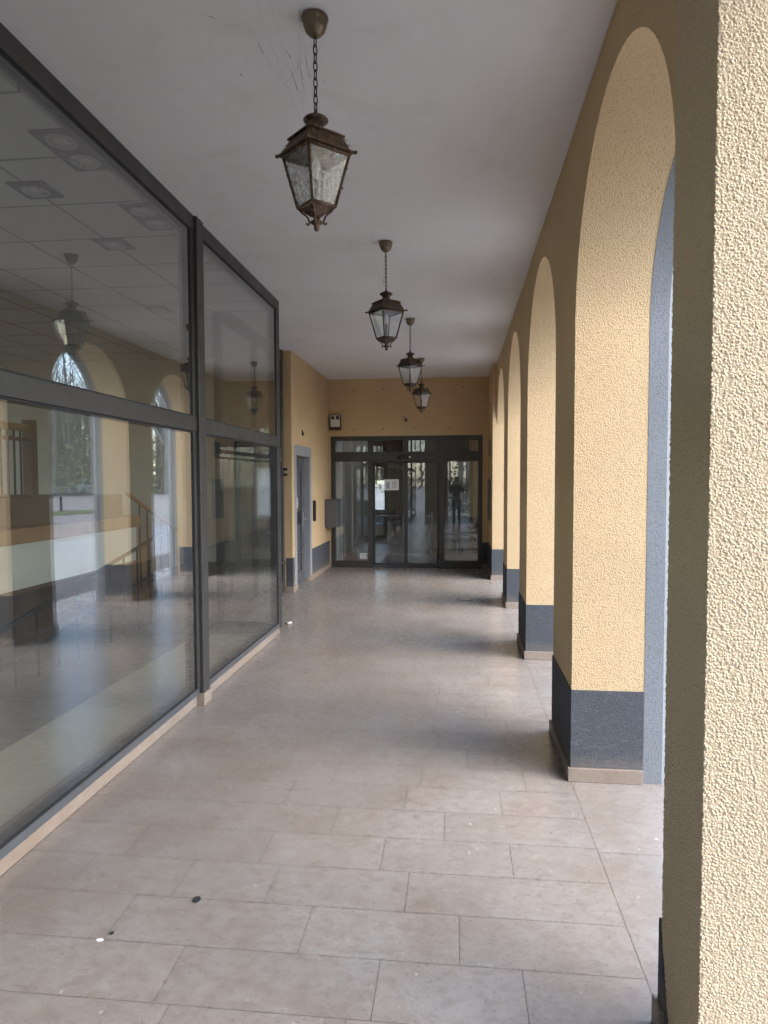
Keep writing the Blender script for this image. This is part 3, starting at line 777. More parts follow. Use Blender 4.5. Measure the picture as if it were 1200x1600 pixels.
for o, x, y, rz in ((l1, -.592, 2.876, 45), (l2, -.577, 5.578, 40), (l3, -.558, 8.23, 49), (l4, -.566, 10.9, 48)):
    o.location = (x, y, ZC - .0005); o.rotation_euler = (R(random.uniform(-.9, .9)), R(random.uniform(-.9, .9)), R(rz))
# crumbling rust along the edges of the near lantern
mb = MB(); rnd = random.Random(21)
segs = []
for k in range(4):
    c, q = math.cos(k * math.pi / 2), math.sin(k * math.pi / 2)
    rot = lambda x, y: (x * c - y * q, x * q + y * c)
    segs += [((*rot(-.101, -.101), -.56), (*rot(-.058, -.058), -.775))] * 3 + [((*rot(-.105, -.105), -.556), (*rot(.105, -.105), -.556)), ((*rot(-.058, -.058), -.775), (*rot(.058, -.058), -.775)), ((*rot(-.082, -.082), -.49), (*rot(-.106, -.106), -.55))]
for k in range(300):
    a, b = rnd.choice(segs); p = Vector(a).lerp(Vector(b), rnd.random()); p += Vector((rnd.gauss(0, .0045), rnd.gauss(0, .0045), rnd.gauss(0, .003)))
    sz = rnd.uniform(.0015, .0052); m4 = Matrix.Translation(p) @ Matrix.Rotation(rnd.uniform(0, 6), 4, Vector((rnd.random(), rnd.random(), rnd.random() + .01)).normalized())
    bmesh.ops.create_icosphere(mb.bm, subdivisions=1, radius=sz, matrix=m4 @ Matrix.Diagonal((1, rnd.uniform(.4, 1), rnd.uniform(.3, .9), 1)))
fk = mb.done('rust_flakes', M['brass']); fk.parent = l1; fk['kind'] = 'stuff'
# bent roof flap on the third lantern
mb = MB(); mb.quad((.02, -.088, -.487), (.088, -.088, -.487), (.125, -.10, -.515), (.06, -.12, -.51)); mb.quad((.06, -.12, -.5125), (.125, -.10, -.5175), (.088, -.088, -.4895), (.02, -.088, -.4895))
fl = mb.done('bent_flap', M['brass2']); fl.parent = l3

# cobwebs hanging between ceiling and lanterns
def cobweb(cx, cy, n, label, spread, seed):
    rnd = random.Random(seed); mb = MB()
    for k in range(n):
        a = rnd.uniform(math.pi * .55, math.pi * 1.5); r = rnd.uniform(.06, spread)
        p0 = Vector((cx + r * math.cos(a), cy + r * .9 * math.sin(a), ZC - .001))
        if rnd.random() < .55: p1 = Vector((cx + rnd.uniform(-.06, .0), cy + rnd.uniform(-.06, .06), ZC - rnd.uniform(.3, .47)))
        else:
            b = a + rnd.uniform(-.7, .7); p1 = p0 + Vector((math.cos(b) * .25, math.sin(b) * .25, -rnd.uniform(.0, .05)))
        if p1.z > ZC - .002: p1.z = ZC - .002
        pts = []
        for q in range(9):
            u = q / 8; p = p0.lerp(p1, u); p.z -= .05 * math.sin(u * math.pi) * rnd.uniform(.6, 1); p.x += rnd.uniform(-.004, .004); p.y += rnd.uniform(-.004, .004); pts.append(p)
        mb.tube(pts, [rnd.choice((.00012, .00015, .0002, .0003)) for _ in pts], 4)
        if rnd.random() < .5:
            q = rnd.randint(1, 6); mb.tube([pts[q], pts[q + 1]], [.0006, .0014], 5)
    o = mb.done('cobweb', M['web']); tag(o, label, 'cobweb', 'dusty cobwebs around the lantern fixings')
    return o
cobweb(-.60, 2.876, 15, 'dusty cobweb strands around the chain of the large near lantern', .42, 3)
cobweb(-.58, 5.578, 7, 'faint cobweb strands beside the chain of the second lantern', .3, 5)

# ------------------------------------------------------------------ small things on the floor
def disc(name, x, y, rx, ry, m, label, cat, h=.003):
    mb = MB(); n = 18
    top = [mb.bm.verts.new((x + rx * math.cos(k / n * 6.283) * (1 + .08 * math.sin(k * 2.1)), y + ry * math.sin(k / n * 6.283) * (1 + .08 * math.cos(k * 1.7)), h)) for k in range(n)]
    bot = [mb.bm.verts.new((v.co.x, v.co.y, .0002)) for v in top]
    mb.bm.faces.new(top)
    for k in range(n): mb.bm.faces.new((bot[k], bot[(k + 1) % n], top[(k + 1) % n], top[k]))
    tag(mb.done(name, m), label, cat)
disc('gum_spot', -1.045, 2.574, .016, .02, M['gum'], 'black trodden gum spot on the near tiles left of centre', 'gum spot')
disc('gum_spot', -1.285, 2.345, .008, .009, M['gum'], 'tiny black gum dot beside a white splash at the lower left', 'gum spot')
disc('lime_splash', -1.31, 2.305, .014, .009, M['paper'], 'small white splash on the floor beside the tiny gum dot', 'splash', .001)
bc = thing('cigarette_butt', (-1.954, 7.77, 0), 'small white and black scrap lying on the floor past the shop window', 'litter')
MB().tube([(-1.985, 7.74, .012), (-1.945, 7.80, .012)], .012, 10).done('tip', M['paper'], bc)
MB().tube([(-1.992, 7.73, .012), (-1.986, 7.739, .012)], .0125, 10).done('ash', M['gum'], bc)
hc = thing('floor_hatch', (.13, 9.62, 0), 'small rectangular metal floor hatch set in the tiles near the far arch', 'floor hatch')
mb = MB(); X0, X1, Y0, Y1 = .036, .232, 9.52, 9.73
for a, b, c, d in ((X0, X1, Y0, Y0 + .018), (X0, X1, Y1 - .018, Y1), (X0, X0 + .012, Y0 + .0185, Y1 - .0185), (X1 - .012, X1, Y0 + .0185, Y1 - .0185)): mb.box(a, b, c, d, .0002, .004)
mb.done('rim', M['frame'], hc)
MB().box(X0 + .014, X1 - .014, Y0 + .02, Y1 - .02, .0002, .003).done('cover', M['stone'], hc)

# ------------------------------------------------------------------ shop interior
struct('shop_floor', MB().box(-9.4, -2.795, -6.1, 9.96, -.1, -.004), M['in_tile'])
struct('shop_floor_edge', MB().box(-2.795, -2.121, -6.1, 7.15, -.1, .03), M['pale_floor'])
struct('shop_floor_edge', MB().box(-2.795, -2.665, 7.151, 9.96, -.1, .003), M['pale_floor'])
sc_ = thing('suspended_ceiling', (-5.5, 2, 3.5), 'grey panel suspended ceiling inside the shop, seen through the upper windows', 'ceiling')
MB().box(-9.4, -2.04, -6.1, 7.19, 3.52, 3.56).box(-9.4, -2.67, 7.19, 9.97, 3.52, 3.56).done('panels', M['panels'], sc_)
sh = thing('shop_walls', (-9.4, 2, 0), 'pale inner walls of the shop behind the glass', 'wall')
MB().box(-9.5, -9.4, -6.1, 10, 0, .9).box(-9.5, -9.4, -6.1, 10, 3.3, ZC).box(-9.5, -9.4, -6.1, -5.6, .9, 3.3).box(-9.5, -9.4, 9.4, 10, .9, 3.3).box(-9.4, -2.15, -6.2, -6.1, 0, .7).box(-9.4, -2.15, -6.2, -6.1, 3.3, ZC).box(-9.4, -2.8, 9.9, 9.98, 0, ZC).done('wall_body', M['in_wall'], sh)  # rear and end walls left open, out of view, to let light in
bw = thing('added_back_window', (-9.45, 2, .9), 'unseen band of windows added in the shop rear wall to light the interior', 'window')  # unseen windows, added to bring daylight into the shop
mb = MB(); y = -5.6
while y < 9.4:
    mb.box(-9.47, -9.43, y, y + .06, .9, 3.3); y += 1.49
mb.done('frame', M['white_wall'], bw)
q = MB(); q.quad((-9.45, -5.6, .9), (-9.45, 9.4, .9), (-9.45, 9.4, 3.3), (-9.45, -5.6, 3.3)); q.done('pane', M['clean_window'], bw)
def downlight(x, y, two, label):
    t = thing('ceiling_spotlight', (x, y, 3.52), label, 'spotlight', 'recessed spotlights in the shop ceiling')
    w, d = (.12, .23) if two else (.12, .12)
    mb = MB(); mb.box(x - w, x + w, y - d, y + d, 3.508, 3.5195, .002); mb.done('housing', M['frame'], t)
    for k in ((-.115, .115) if two else (0,)):
        mb = MB(); mb.lathe([(.085, .0), (.08, -.006), (.05, -.003), (.045, .0)], 20, (x, y + k, 3.507)); mb.done('rim', M['steel'], t)
        mb = MB(); mb.lathe([(0, -.008), (.03, -.006), (.043, .0)], 16, (x, y + k, 3.507)); mb.done('reflector', M['bulb'], t)
downlight(-2.1, 3.62, 1, 'nearest double spotlight in the shop ceiling close to the glass')
downlight(-2.1, 4.57, 1, 'second double spotlight close to the glass, left of the post')
downlight(-2.1, 5.53, 1, 'double spotlight close to the glass, just past the post')
downlight(-2.62, 4.07, 0, 'nearer single spotlight in the second row from the glass')
downlight(-2.62, 5.05, 0, 'farther single spotlight in the second row from the glass')
downlight(-3.15, 7.0, 0, 'small far spotlight deep in the shop ceiling')

# raised landing with parapet, stair and balustrade
XS = -4.2
ls = thing('raised_landing', (XS, 6.5, 0), 'raised shop landing with white parapet, oak coping and baluster railing', 'landing')
MB().box(-9.3, XS, -2.0, 8.52, .65, 1.09).done('parapet', M['white_wall'], ls)
MB().box(-9.3, XS + .03, -2.05, 8.58, 1.091, 1.24, .006).done('coping', M['oak'], ls)
MB().box(-9.3, XS - .12, -2.0, 8.4, 1.241, 1.52, .004).done('upper_step', M['dark_wood'], ls)
MB().box(-9.3, XS - .5, -2.0, 8.3, 0, .649).done('base_panel', M['dark_wood'], ls)
MB().box(XS - .19, XS - .12, -2, 6.5, 2.20, 2.27, .008).done('handrail', M['oak'], ls)
MB().box(XS - .18, XS - .13, -2, 6.5, 2.10, 2.135, .004).done('upper_rail', M['dark_wood'], ls)
MB().box(XS - .18, XS - .13, -2, 6.5, 1.53, 1.56, .004).done('lower_rail', M['dark_wood'], ls)
y = 4.6
while y < 6.45:
    MB().tube([(XS - .155, y, 1.56), (XS - .155, y, 2.2)], .011, 6).done('baluster', M['black_steel'], ls); y += .10
MB().box(XS - .21, XS - .10, 6.501, 6.6, 1.521, 2.32, .006).done('newel_post', M['dark_wood'], ls)
st = thing('stair_flight', (XS - .5, 9.1, 0), 'wooden stair flight with sloping handrail descending from the shop landing', 'stairs')
mb = MB()
for k in range(5): mb.box(-5.4, XS - .1, 8.59 + k * .26, 8.59 + k * .26 + .259, 0, 1.09 - (k + .5) * .2, .004)
mb.done('steps', M['oak'], st)
mb = MB(); mb.bar((XS, 8.3, 1.53), (XS, 9.8, .96), .05); mb.done('handrail', M['oak'], st)
for k in range(6):
    yy = 8.62 + k * .22; MB().tube([(XS, yy, .25), (XS, yy, 1.4 - k * .083)], .012, 6).done('baluster', M['black_steel'], st)
rl = thing('steel_stair_railing', (-3.6, 6.0, 0), 'black steel railing sloping upwards in front of the shop landing', 'railing')
MB().tube([(-3.6, 3.6, .25), (-3.6, 8.0, 1.06)], .022, 8).done('top_rail', M['black_steel'], rl)
MB().tube([(-3.6, 3.9, .06), (-3.6, 8.0, .62)], .014, 8).done('lower_rail', M['black_steel'], rl)
for k in range(14):
    yy = 3.9 + k * .31; zt = .25 + .81 * (yy - 3.6) / 4.4
    MB().tube([(-3.6, yy, 0), (-3.6, yy, zt)], .012, 6).done('upright', M['black_steel'], rl)
bn = thing('dark_bench', (-3.6, 8.9, 0), 'dark wooden bench standing inside the shop behind the far window', 'bench')
MB().box(-3.9, -3.2, 8.2, 9.6, .43, .5, .006).done('seat', M['dark_wood'], bn)
for xx in (-3.85, -3.28):
    for yy in (8.26, 9.5): MB().box(xx, xx + .05, yy, yy + .05, 0, .43).done('leg', M['black_steel'], bn)
po = thing('red_sign', (-2.75, 9.6, 2.55), 'red and pale striped sign hanging inside the shop behind the far upper window', 'sign')
MB().box(-2.825, -2.685, 9.6, 9.61, 2.55, 2.77).done('board', M['red'], po)
mb = MB()
for k in range(5): mb.box(-2.80, -2.71, 9.597, 9.5995, 2.58 + k * .036, 2.592 + k * .036)
mb.done('stripes', M['paper'], po)
MB().tube([(-2.755, 9.605, 2.77), (-2.755, 9.605, 3.52)], .003, 6).done('cord', M['black_steel'], po)

# ------------------------------------------------------------------ lobby behind the entrance
struct('lobby_floor', MB().box(-3.6, 1.19, YE + .1, 16.6, -.1, -.003), M['lobby_floor'])
struct('lobby_floor', MB().box(-3.6, -1.25, 16.6005, 20.45, -.1, -.003), M['lobby_floor'])
tag(MB().box(-1.55, -.38, YE + .5, YE + 2.2, -.003, .006).done('entrance_mat', M['mat']), 'dark ribbed mat on the lobby floor behind the sliding doors', 'mat')
lw_ = thing('lobby_walls', (-.5, 17, 0), 'ochre walls of the lobby seen through the sliding entrance', 'wall')
mb = MB()
mb.box(-3.7, -3.6, YE + .31, 20.5, 0, 3)
mb.box(-3.6, -2.65, 20.4, 20.5, 0, 3); mb.box(-2.10, -1.2, 20.4, 20.5, 0, 3); mb.box(-1.3, -1.2, 16.66, 20.4, 0, 3); mb.box(.3, .56, 16.55, 16.65, 0, 3); mb.box(1.16, 1.19, 16.55, 16.65, 0, 3); mb.box(.56, 1.16, 16.55, 16.65, 0, .75); mb.box(.56, 1.16, 16.55, 16.65, 2.05, 3); mb.box(-2.65, -2.10, 20.4, 20.5, 0, .72); mb.box(-2.65, -2.10, 20.4, 20.5, 1.75, 3)
mb.box(1.19, 1.28, YE + .31, 16.65, 0, 3)
mb.done('wall_body', M['in_yellow'], lw_)
MB().box(-3.7, 1.19, YE + .31, 14.2, 3.0, 3.08).box(-3.7, -2.2, 14.2, 15.0, 3.0, 3.08).box(.4, 1.19, 14.2, 15.0, 3.0, 3.08).box(-3.7, 1.19, 15.0, 16.65, 3.0, 3.08).box(-3.7, -1.2, 16.651, 20.5, 3.0, 3.08).done('ceiling', M['white_wall'], lw_)
rl_ = thing('added_roof_light', (-.9, 14.6, 3.08), 'unseen flat glazed roof light added over the lobby to brighten it', 'roof light')  # out of view; added so daylight from above brightens the lobby
MB().box(-2.25, -2.2, 14.15, 15.05, 3.081, 3.2).box(.4, .45, 14.15, 15.05, 3.081, 3.2).box(-2.199, .399, 14.15, 14.2, 3.081, 3.2).box(-2.199, .399, 15.0, 15.05, 3.081, 3.2).done('frame', M['white_wall'], rl_)
q = MB(); q.quad((-2.2, 14.2, 3.19), (.4, 14.2, 3.19), (.4, 15.0, 3.19), (-2.2, 15.0, 3.19)); q.done('pane', M['clean_window'], rl_)
def lobby_window(name, label, x0, x1, y0, y1, z0, z1):
    t = thing('lobby_window', ((x0 + x1) / 2, (y0 + y1) / 2, z0), label, 'window')
    mb = MB()
    if y1 - y0 < .2:
        mb.box(x0, x0 + .07, y0, y1, z0, z1); mb.box(x1 - .07, x1, y0, y1, z0, z1); mb.box(x0 + .0705, x1 - .0705, y0, y1, z0, z0 + .07); mb.box(x0 + .0705, x1 - .0705, y0, y1, z1 - .07, z1)
        mb.done('frame', M['white_wall'], t)
        MB().box(x0 - .05, x1 + .05, y0 - .16, y0 - .001, z0 - .03, z0).done('sill', M['white_wall'], t)
        q = MB(); q.quad((x0 + .07, y0 + .05, z0 + .07), (x1 - .07, y0 + .05, z0 + .07), (x1 - .07, y0 + .05, z1 - .07), (x0 + .07, y0 + .05, z1 - .07)); q.done('pane', M['clean_glass'], t)
    else:
        mb.box(x0, x1, y0, y0 + .07, z0, z1); mb.box(x0, x1, y1 - .07, y1, z0, z1); mb.box(x0, x1, y0 + .0705, y1 - .0705, z0, z0 + .07); mb.box(x0, x1, y0 + .0705, y1 - .0705, z1 - .07, z1)
        mb.done('frame', M['white_wall'], t)
        MB().box(x0 - .2, x0 - .001, y0 - .05, y1 + .05, z0 - .03, z0).done('sill', M['white_wall'], t)
        q = MB(); q.quad((x0 + .05, y0 + .07, z0 + .07), (x0 + .05, y1 - .07, z0 + .07), (x0 + .05, y1 - .07, z1 - .07), (x0 + .05, y0 + .07, z1 - .07)); q.done('pane', M['clean_glass'], t)
lobby_window('a', 'white framed window in the far lobby wall, seen through the left door leaf', -2.649, -2.101, 20.405, 20.49, .721, 1.749)
pt = thing('lobby_partition', (.5, 16.6, 0), 'dark grey partition standing across the lobby behind the right door leaf', 'partition')
MB().box(-1.32, .299, 16.55, 16.65, 0, 2.99).done('panel', M['partition'], pt)
pt2 = thing('lobby_partition', (-2.7, 15.2, 0), 'dark grey partition at the left of the lobby behind the letter box side', 'partition')
MB().box(-3.59, -1.93, 15.15, 15.25, 0, 2.99).done('panel', M['partition'], pt2)
MB().box(-1.98, -1.925, 15.08, 15.149, 0, 2.2, .004).done('pale_post', M['white_wall'], pt2)
jm = thing('door_jamb_lining', (-2.3, 13.4, 0), 'pale upright lining just inside the left fixed glass pane', 'panel')
MB().box(-2.40, -2.36, 13.30, 13.9, 0, 2.6, .003).done('board', M['white_wall'], jm)
def translucent(name, c):
    m = bpy.data.materials.new(name); m.use_nodes = True; n = m.node_tree.nodes; l = m.node_tree.links; n.remove(n['Principled BSDF'])
    a = n.new('ShaderNodeBsdfTranslucent'); b = n.new('ShaderNodeBsdfDiffuse'); x = n.new('ShaderNodeMixShader'); x.inputs[0].default_value = .35
    cc = ramp(n, l, noise(n, l, coords(n, l, (9, 9, .3)), 3, 3), [(.35, tuple(k * .86 for k in c)), (.65, c)])
    l.new(cc, a.inputs['Color']); l.new(cc, b.inputs['Color']); l.new(a.outputs[0], x.inputs[1]); l.new(b.outputs[0], x.inputs[2]); l.new(x.outputs[0], n['Material Output'].inputs['Surface']); return m
M['blind'] = translucent('white_blind_fabric', (.86, .88, .88))
bl = thing('window_blind', (.86, 16.54, .8), 'white fabric blind drawn over the small window past the lobby partition', 'blind')
mb = MB(); pr = [(.57 + k * .0145, 16.525 + .012 * math.sin(k * 1.1)) for k in range(41)]
for p, q in zip(pr, pr[1:]): mb.quad((*p, .80), (*q, .80), (*q, 2.04), (*p, 2.04))
mb.done('fabric', M['blind'], bl)
MB().tube([(.565, 16.525, 2.045), (1.155, 16.525, 2.045)], .012, 8).done('rail', M['steel'], bl)
lobby_window('c', 'small white window in the ochre wall past the lobby partition, mirrored in the shop glass', .561, 1.159, 16.555, 16.64, .751, 2.049)
def make_chair():
    t = thing('lobby_chair', (0, 0, 0), 'x', 'chair', 'brown shell chairs in the lobby', local=True)
    mb = MB(); mb.box(-.22, .22, -.21, .21, .43, .452, .01, 2); mb.done('seat', M['brown_seat'], t)
    mb = MB(); n = 10
    pr = []
    for k in range(n + 1):
        a = -1 + 2 * k / n; h = .86 - .16 * abs(a) ** 3
        pr.append((a * .21, .2 - .05 * a * a, h))
    for a, b in zip(pr, pr[1:]):
        mb.quad((a[0], a[1], .56), (b[0], b[1], .56), b, a); mb.quad((b[0], b[1] + .014, .56), (a[0], a[1] + .014, .56), (a[0], a[1] + .014, a[2]), (b[0], b[1] + .014, b[2]))
        mb.quad(a, b, (b[0], b[1] + .014, b[2]), (a[0], a[1] + .014, a[2]))
    mb.done('backrest', M['brown_seat'], t)
    for sx in (-1, 1):
        for sy, zt in ((-1, .43), (1, .62)):
            mb = MB(); mb.tube([(sx * .21, sy * .22, 0), (sx * .19, sy * .18, .43)] + ([(sx * .17, .2, .62)] if sy > 0 else []), .011, 8); mb.done('leg', M['steel'], t)
    return t
ch = make_chair()
spots = [(-2.25, 19.2, 160, 'brown shell chair left, under the far lobby window'), (-1.72, 19.0, 190, 'brown shell chair right of the one under the far lobby window'), (-.1, 15.6, 170, 'brown shell chair before the dark partition, right of the glass barrier'), (.25, 15.3, 190, 'brown shell chair farthest right, behind the right fixed pane')]
for i, (x, y, a, lb) in enumerate(spots):
    o = ch if i == 0 else copy_tree(ch)
    o.location = (x, y, -.003); o.rotation_euler = (0, 0, R(a)); o['label'] = lb
tb = thing('lobby_table', (-1.6, 18.0, 0), 'light round lobby table among the brown chairs', 'table')
MB().lathe([(0, .74), (.38, .74), (.385, .73), (.38, .715), (0, .715)], 28, (-1.75, 18.0, 0)).done('table_top', M['oak'], tb)
MB().lathe([(0, 0), (.22, 0), (.22, .015), (.03, .03), (.03, .715), (0, .715)], 18, (-1.75, 18.0, 0)).done('pedestal', M['steel'], tb)
lr = thing('glass_barrier', (-.3, 14.6, 0), 'low steel and glass barrier inside the lobby behind the right door leaf', 'barrier')
for yy in (13.7, 15.2): MB().tube([(-.55, yy, 0), (-.55, yy, .95)], .018, 10).done('post', M['steel'], lr)
MB().tube([(-.55, 13.65, .95), (-.55, 15.25, .95)], .02, 10).done('rail', M['steel'], lr)
q = MB(); q.quad((-.55, 13.72, .1), (-.55, 15.18, .1), (-.55, 15.18, .9), (-.55, 13.72, .9)); q.done('pane', M['clean_glass'], lr)

# ------------------------------------------------------------------ outdoors: bollard, car, rail, trees
bo = thing('street_bollard', (18.9, 37, -.07), 'dark bollard standing in the grass patch across the road', 'bollard')
MB().lathe([(0, 0), (.09, 0), (.08, .05), (.07, .1), (.065, .72), (.085, .74), (.085, .80), (.05, .86), (0, .88)], 16, (18.9, 37, -.07)).done('shaft', M['blue_dark'], bo)

def car(x, y, rz, label):
    t = thing('parked_van', (x, y, -.05), label, 'van', local=True)
    prof = [(-2.4, .35), (-2.4, 1.1), (-2.3, 1.95), (-2.1, 2.05), (1.1, 2.05), (1.5, 1.95), (1.9, 1.25), (2.4, 1.05), (2.45, .4), (1.9, .3), (-2.0, .3)]
    mb = MB(); a = [mb.bm.verts.new((px, -.9, pz)) for px, pz in prof]; b = [mb.bm.verts.new((px, .9, pz)) for px, pz in prof]
    mb.bm.faces.new(a); mb.bm.faces.new(b[::-1])
    for k in range(len(prof)): mb.bm.faces.new((a[k], a[(k + 1) % len(prof)], b[(k + 1) % len(prof)], b[k]))
    mb.done('body', M['car_white'], t)
    for sy in (-1, 1):
        for x0, x1 in ((-2.1, -1.2), (-1.1, -.1), (0, 1.1)):
            MB().box(x0, x1, sy * .905 - .004, sy * .905 + .004, 1.2, 1.8, .002).done('side_window', M['car_glass'], t)
        for wx in (-1.5, 1.5):
            mb = MB(); mb.tube([(wx, sy * .72, .33), (wx, sy * .92, .33)], .33, 20); w = mb.done('wheel', M['tyre'], t)
    q = MB(); q.quad((1.53, -.8, 1.93), (1.53, .8, 1.93), (1.915, .85, 1.27), (1.915, -.85, 1.27)); q.done('windscreen', M['car_glass'], t)
    for sy in (-1, 1): MB().box(2.38, 2.47, sy * .7 - .14, sy * .7 + .14, .75, .95, .02).done('headlight', M['bulb'], t)
    t.location = (x, y, -.05); t.rotation_euler = (0, 0, R(rz)); return t
car(43, 84, -28, 'pale silver van parked by the park edge, reflected in the shop window')
gr = thing('guard_rail', (40, 72, -.05), 'low pale metal railing at the park edge left of the van', 'railing')
mb = MB(); mb.tube([(44, 60, .9), (36, 90, .9)], .05, 6); mb.tube([(44, 60, .5), (36, 90, .5)], .04, 6); mb.done('rail', M['steel'], gr)
for k in range(12): MB().tube([(44 - k * .727, 60 + k * 2.727, -.05), (44 - k * .727, 60 + k * 2.727, .92)], .04, 6).done('post', M['steel'], gr)

def tree_meshes(seed, h, pale=False, leaf=900):
    rnd = random.Random(seed); tr = MB(); cr = MB(); lf = []
    def branch(mb, p, d, L, r, depth):
        n = 4; pts = [p]; q = p.copy(); dd = d.copy()
        for k in range(n):
            dd = (dd + Vector((rnd.uniform(-.2, .2), rnd.uniform(-.2, .2), rnd.uniform(-.03, .14)))).normalized(); q = q + dd * (L / n); pts.append(q.copy())
        mb.tube(pts, [r * (1 - .55 * k / n) for k in range(n + 1)], 7 if depth < 1 else (5 if depth < 3 else 3), False)
        if depth >= 4:
            lf.append(q.copy()); return
        m_ = 4 if depth < 2 else 3
        for k in range(m_):
            u = rnd.uniform(.35, 1.0) if k else 1.0
            b = pts[max(1, min(n, int(u * n)))]
            ax = Vector((rnd.uniform(-1, 1), rnd.uniform(-1, 1), rnd.uniform(-.2, .7))).normalized()
            nd = (dd * .75 + ax * .75).normalized()
            branch(cr, b, nd, L * rnd.uniform(.55, .78), r * .45, depth + 1)
    trunk_h = h * .3
    pts = [Vector((0, 0, -.3)), Vector((0, 0, .4)), Vector((rnd.uniform(-.15, .15), .1, trunk_h * .5)), Vector((rnd.uniform(-.2, .2), 0, trunk_h))]
    r0 = h * .022
    tr.tube(pts, [r0 * 1.7, r0 * 1.15, r0, r0 * .85], 12)
    for k in range(5):
        a = k * 1.2566 + rnd.uniform(-.3, .3)
        branch(cr, pts[-1] - Vector((0, 0, rnd.uniform(0, trunk_h * .25))), Vector((math.cos(a) * .6, math.sin(a) * .6, 1)).normalized() if k else Vector((0, 0, 1)), h * .27, r0 * .6, 0)
    fm = MB()
    for k in range(leaf):
        c = rnd.choice(lf) + Vector((rnd.gauss(0, .35), rnd.gauss(0, .35), rnd.gauss(0, .3))); s = rnd.uniform(.05, .12)
        u = Vector((rnd.gauss(0, 1), rnd.gauss(0, 1), rnd.gauss(0, 1))).normalized() * s; w = u.orthogonal().normalized() * s * .7
        fm.quad(c - u, c + w, c + u, c - w)
    return tr, cr, fm
def make_tree(seed, h, label, bark, leafm, leaf):
    t = thing('park_tree', (0, 0, 0), label, 'tree', 'bare park trees across the road', local=True)
    tr, cr, fm = tree_meshes(seed, h, leaf=leaf)
    tr.done('trunk', bark, t); c = cr.done('crown', bark, t)
    fo = fm.done('leaves', leafm, t); fo['kind'] = 'stuff'
    return t
protos = [make_tree(1, 21, '', M['bark'], M['leaf'], 1500), make_tree(2, 24, '', M['bark'], M['leaf'], 900), make_tree(5, 16, '', M['bark'], M['leaf_green'], 2500), make_tree(9, 22, '', M['bark_pale'], M['leaf_green'], 1200)]
TR = [(0, 56, 98, 'bare grey tree behind the parked van'), (1, 62, 88, 'tall bare grey tree left of the parked van'), (2, 60, 100, 'bushy ivy green tree behind the railing end'),
      (3, 33, 84, 'big pale barked tree reflected in the arch beside the window post'), (0, 62, 76, 'bare tree at the left edge of the reflected park'), (1, 66, 92, 'tall bare tree deep in the reflected park'),
      (2, 54, 74, 'ivy covered tree near the railing start'), (0, 48, 104, 'bare tree beyond the pale barked tree'), (1, 44, 112, 'tall bare tree right of the pale barked tree'), (2, 70, 84, 'ivy green tree deepest in the reflected park'),
      (0, 40, 30, 'bare tree opposite the nearest arches'), (1, 46, 12, 'tall bare tree opposite the camera side'), (2, 38, -8, 'ivy green tree behind the viewer across the road'), (0, 12, -42, 'bare tree far behind the viewer on the right'), (1, -6, -52, 'tall bare tree straight behind the viewer')]
used = set()
for i, x, y, lb in TR:
    o = protos[i] if i not in used else copy_tree(protos[i]); used.add(i)
    o.location = (x, y, -.08); o.rotation_euler = (0, 0, random.uniform(0, 6.28)); s = random.uniform(.9, 1.12); o.scale = (s, s, s); o['label'] = lb
hg = MB(); rnd = random.Random(4)  # hedge added behind the viewer so the mirrored arch is less bright
for k in range(5200):
    c = Vector((rnd.uniform(-1.6, 4), rnd.uniform(-11.2, -10.2), rnd.uniform(0, 1.75))); sz = rnd.uniform(.03, .07)
    u = Vector((rnd.gauss(0, 1), rnd.gauss(0, 1), rnd.gauss(0, 1))).normalized() * sz; w_ = u.orthogonal().normalized() * sz * .7
    hg.quad(c - u, c + w_, c + u, c - w_)
tag(hg.done('added_hedge', M['leaf_green']), 'dark green clipped hedge added outside the rear arch to darken the entrance reflection', 'hedge')
# distant wood, one mass
rnd = random.Random(11)
VV, FF = [], []
def prism(pts, rad, n):
    base = len(VV)
    for (px, py, pz), q in zip(pts, rad):
        for k in range(n): VV.append((px + q * math.cos(k * 6.2832 / n), py + q * math.sin(k * 6.2832 / n), pz))
    for i in range(len(pts) - 1):
        for k in range(n): FF.append((base + i * n + k, base + i * n + (k + 1) % n, base + (i + 1) * n + (k + 1) % n, base + (i + 1) * n + k))
for k in range(620):
    a = rnd.uniform(.75, 1.45) if k < 330 else rnd.uniform(-1.9, 1.75)
    d = rnd.uniform(88, 135); x, y = -4 + d * math.cos(a), d * math.sin(a)
    h = rnd.uniform(14, 23)
    prism([(x, y, -.2), (x + rnd.uniform(-.5, .5), y, h * .5), (x + rnd.uniform(-1.5, 1.5), y + rnd.uniform(-1, 1), h)], [.26, .19, .03], 5)
    for q in range(34):
        z = h * rnd.uniform(.15, .97); e = Vector((rnd.uniform(-3.2, 3.2), rnd.uniform(-3.2, 3.2), rnd.uniform(.5, 4)))
        prism([(x, y, z), (x + e.x * .5, y + e.y * .5, z + e.z * .4), (x + e.x, y + e.y, z + e.z)], [.08, .05, .015], 3)
def sheet(name, m, VV, FF):
    me = bpy.data.meshes.new(name); me.from_pydata(VV, [], FF); me.update(); me.materials.append(m)
    o = bpy.data.objects.new(name, me); col.objects.link(o); return o
w = sheet('distant_wood', M['bark'], VV, FF); tag(w, 'hazy grey band of bare winter woodland beyond the park', 'woodland', kind='stuff')
mb = MB()
for k in range(16000):
    a = rnd.uniform(.7, 1.5) if k < 10000 else rnd.uniform(-1.9, 1.75); d = rnd.uniform(90, 130); c = Vector((-4 + d * math.cos(a), d * math.sin(a), abs(rnd.gauss(0, 3.6)))); s = rnd.uniform(.2, .6)
    u = Vector((rnd.gauss(0, 1), rnd.gauss(0, 1), rnd.gauss(0, 1))).normalized() * s; w_ = u.orthogonal().normalized() * s * .6
    mb.quad(c - u, c + w_, c + u, c - w_)
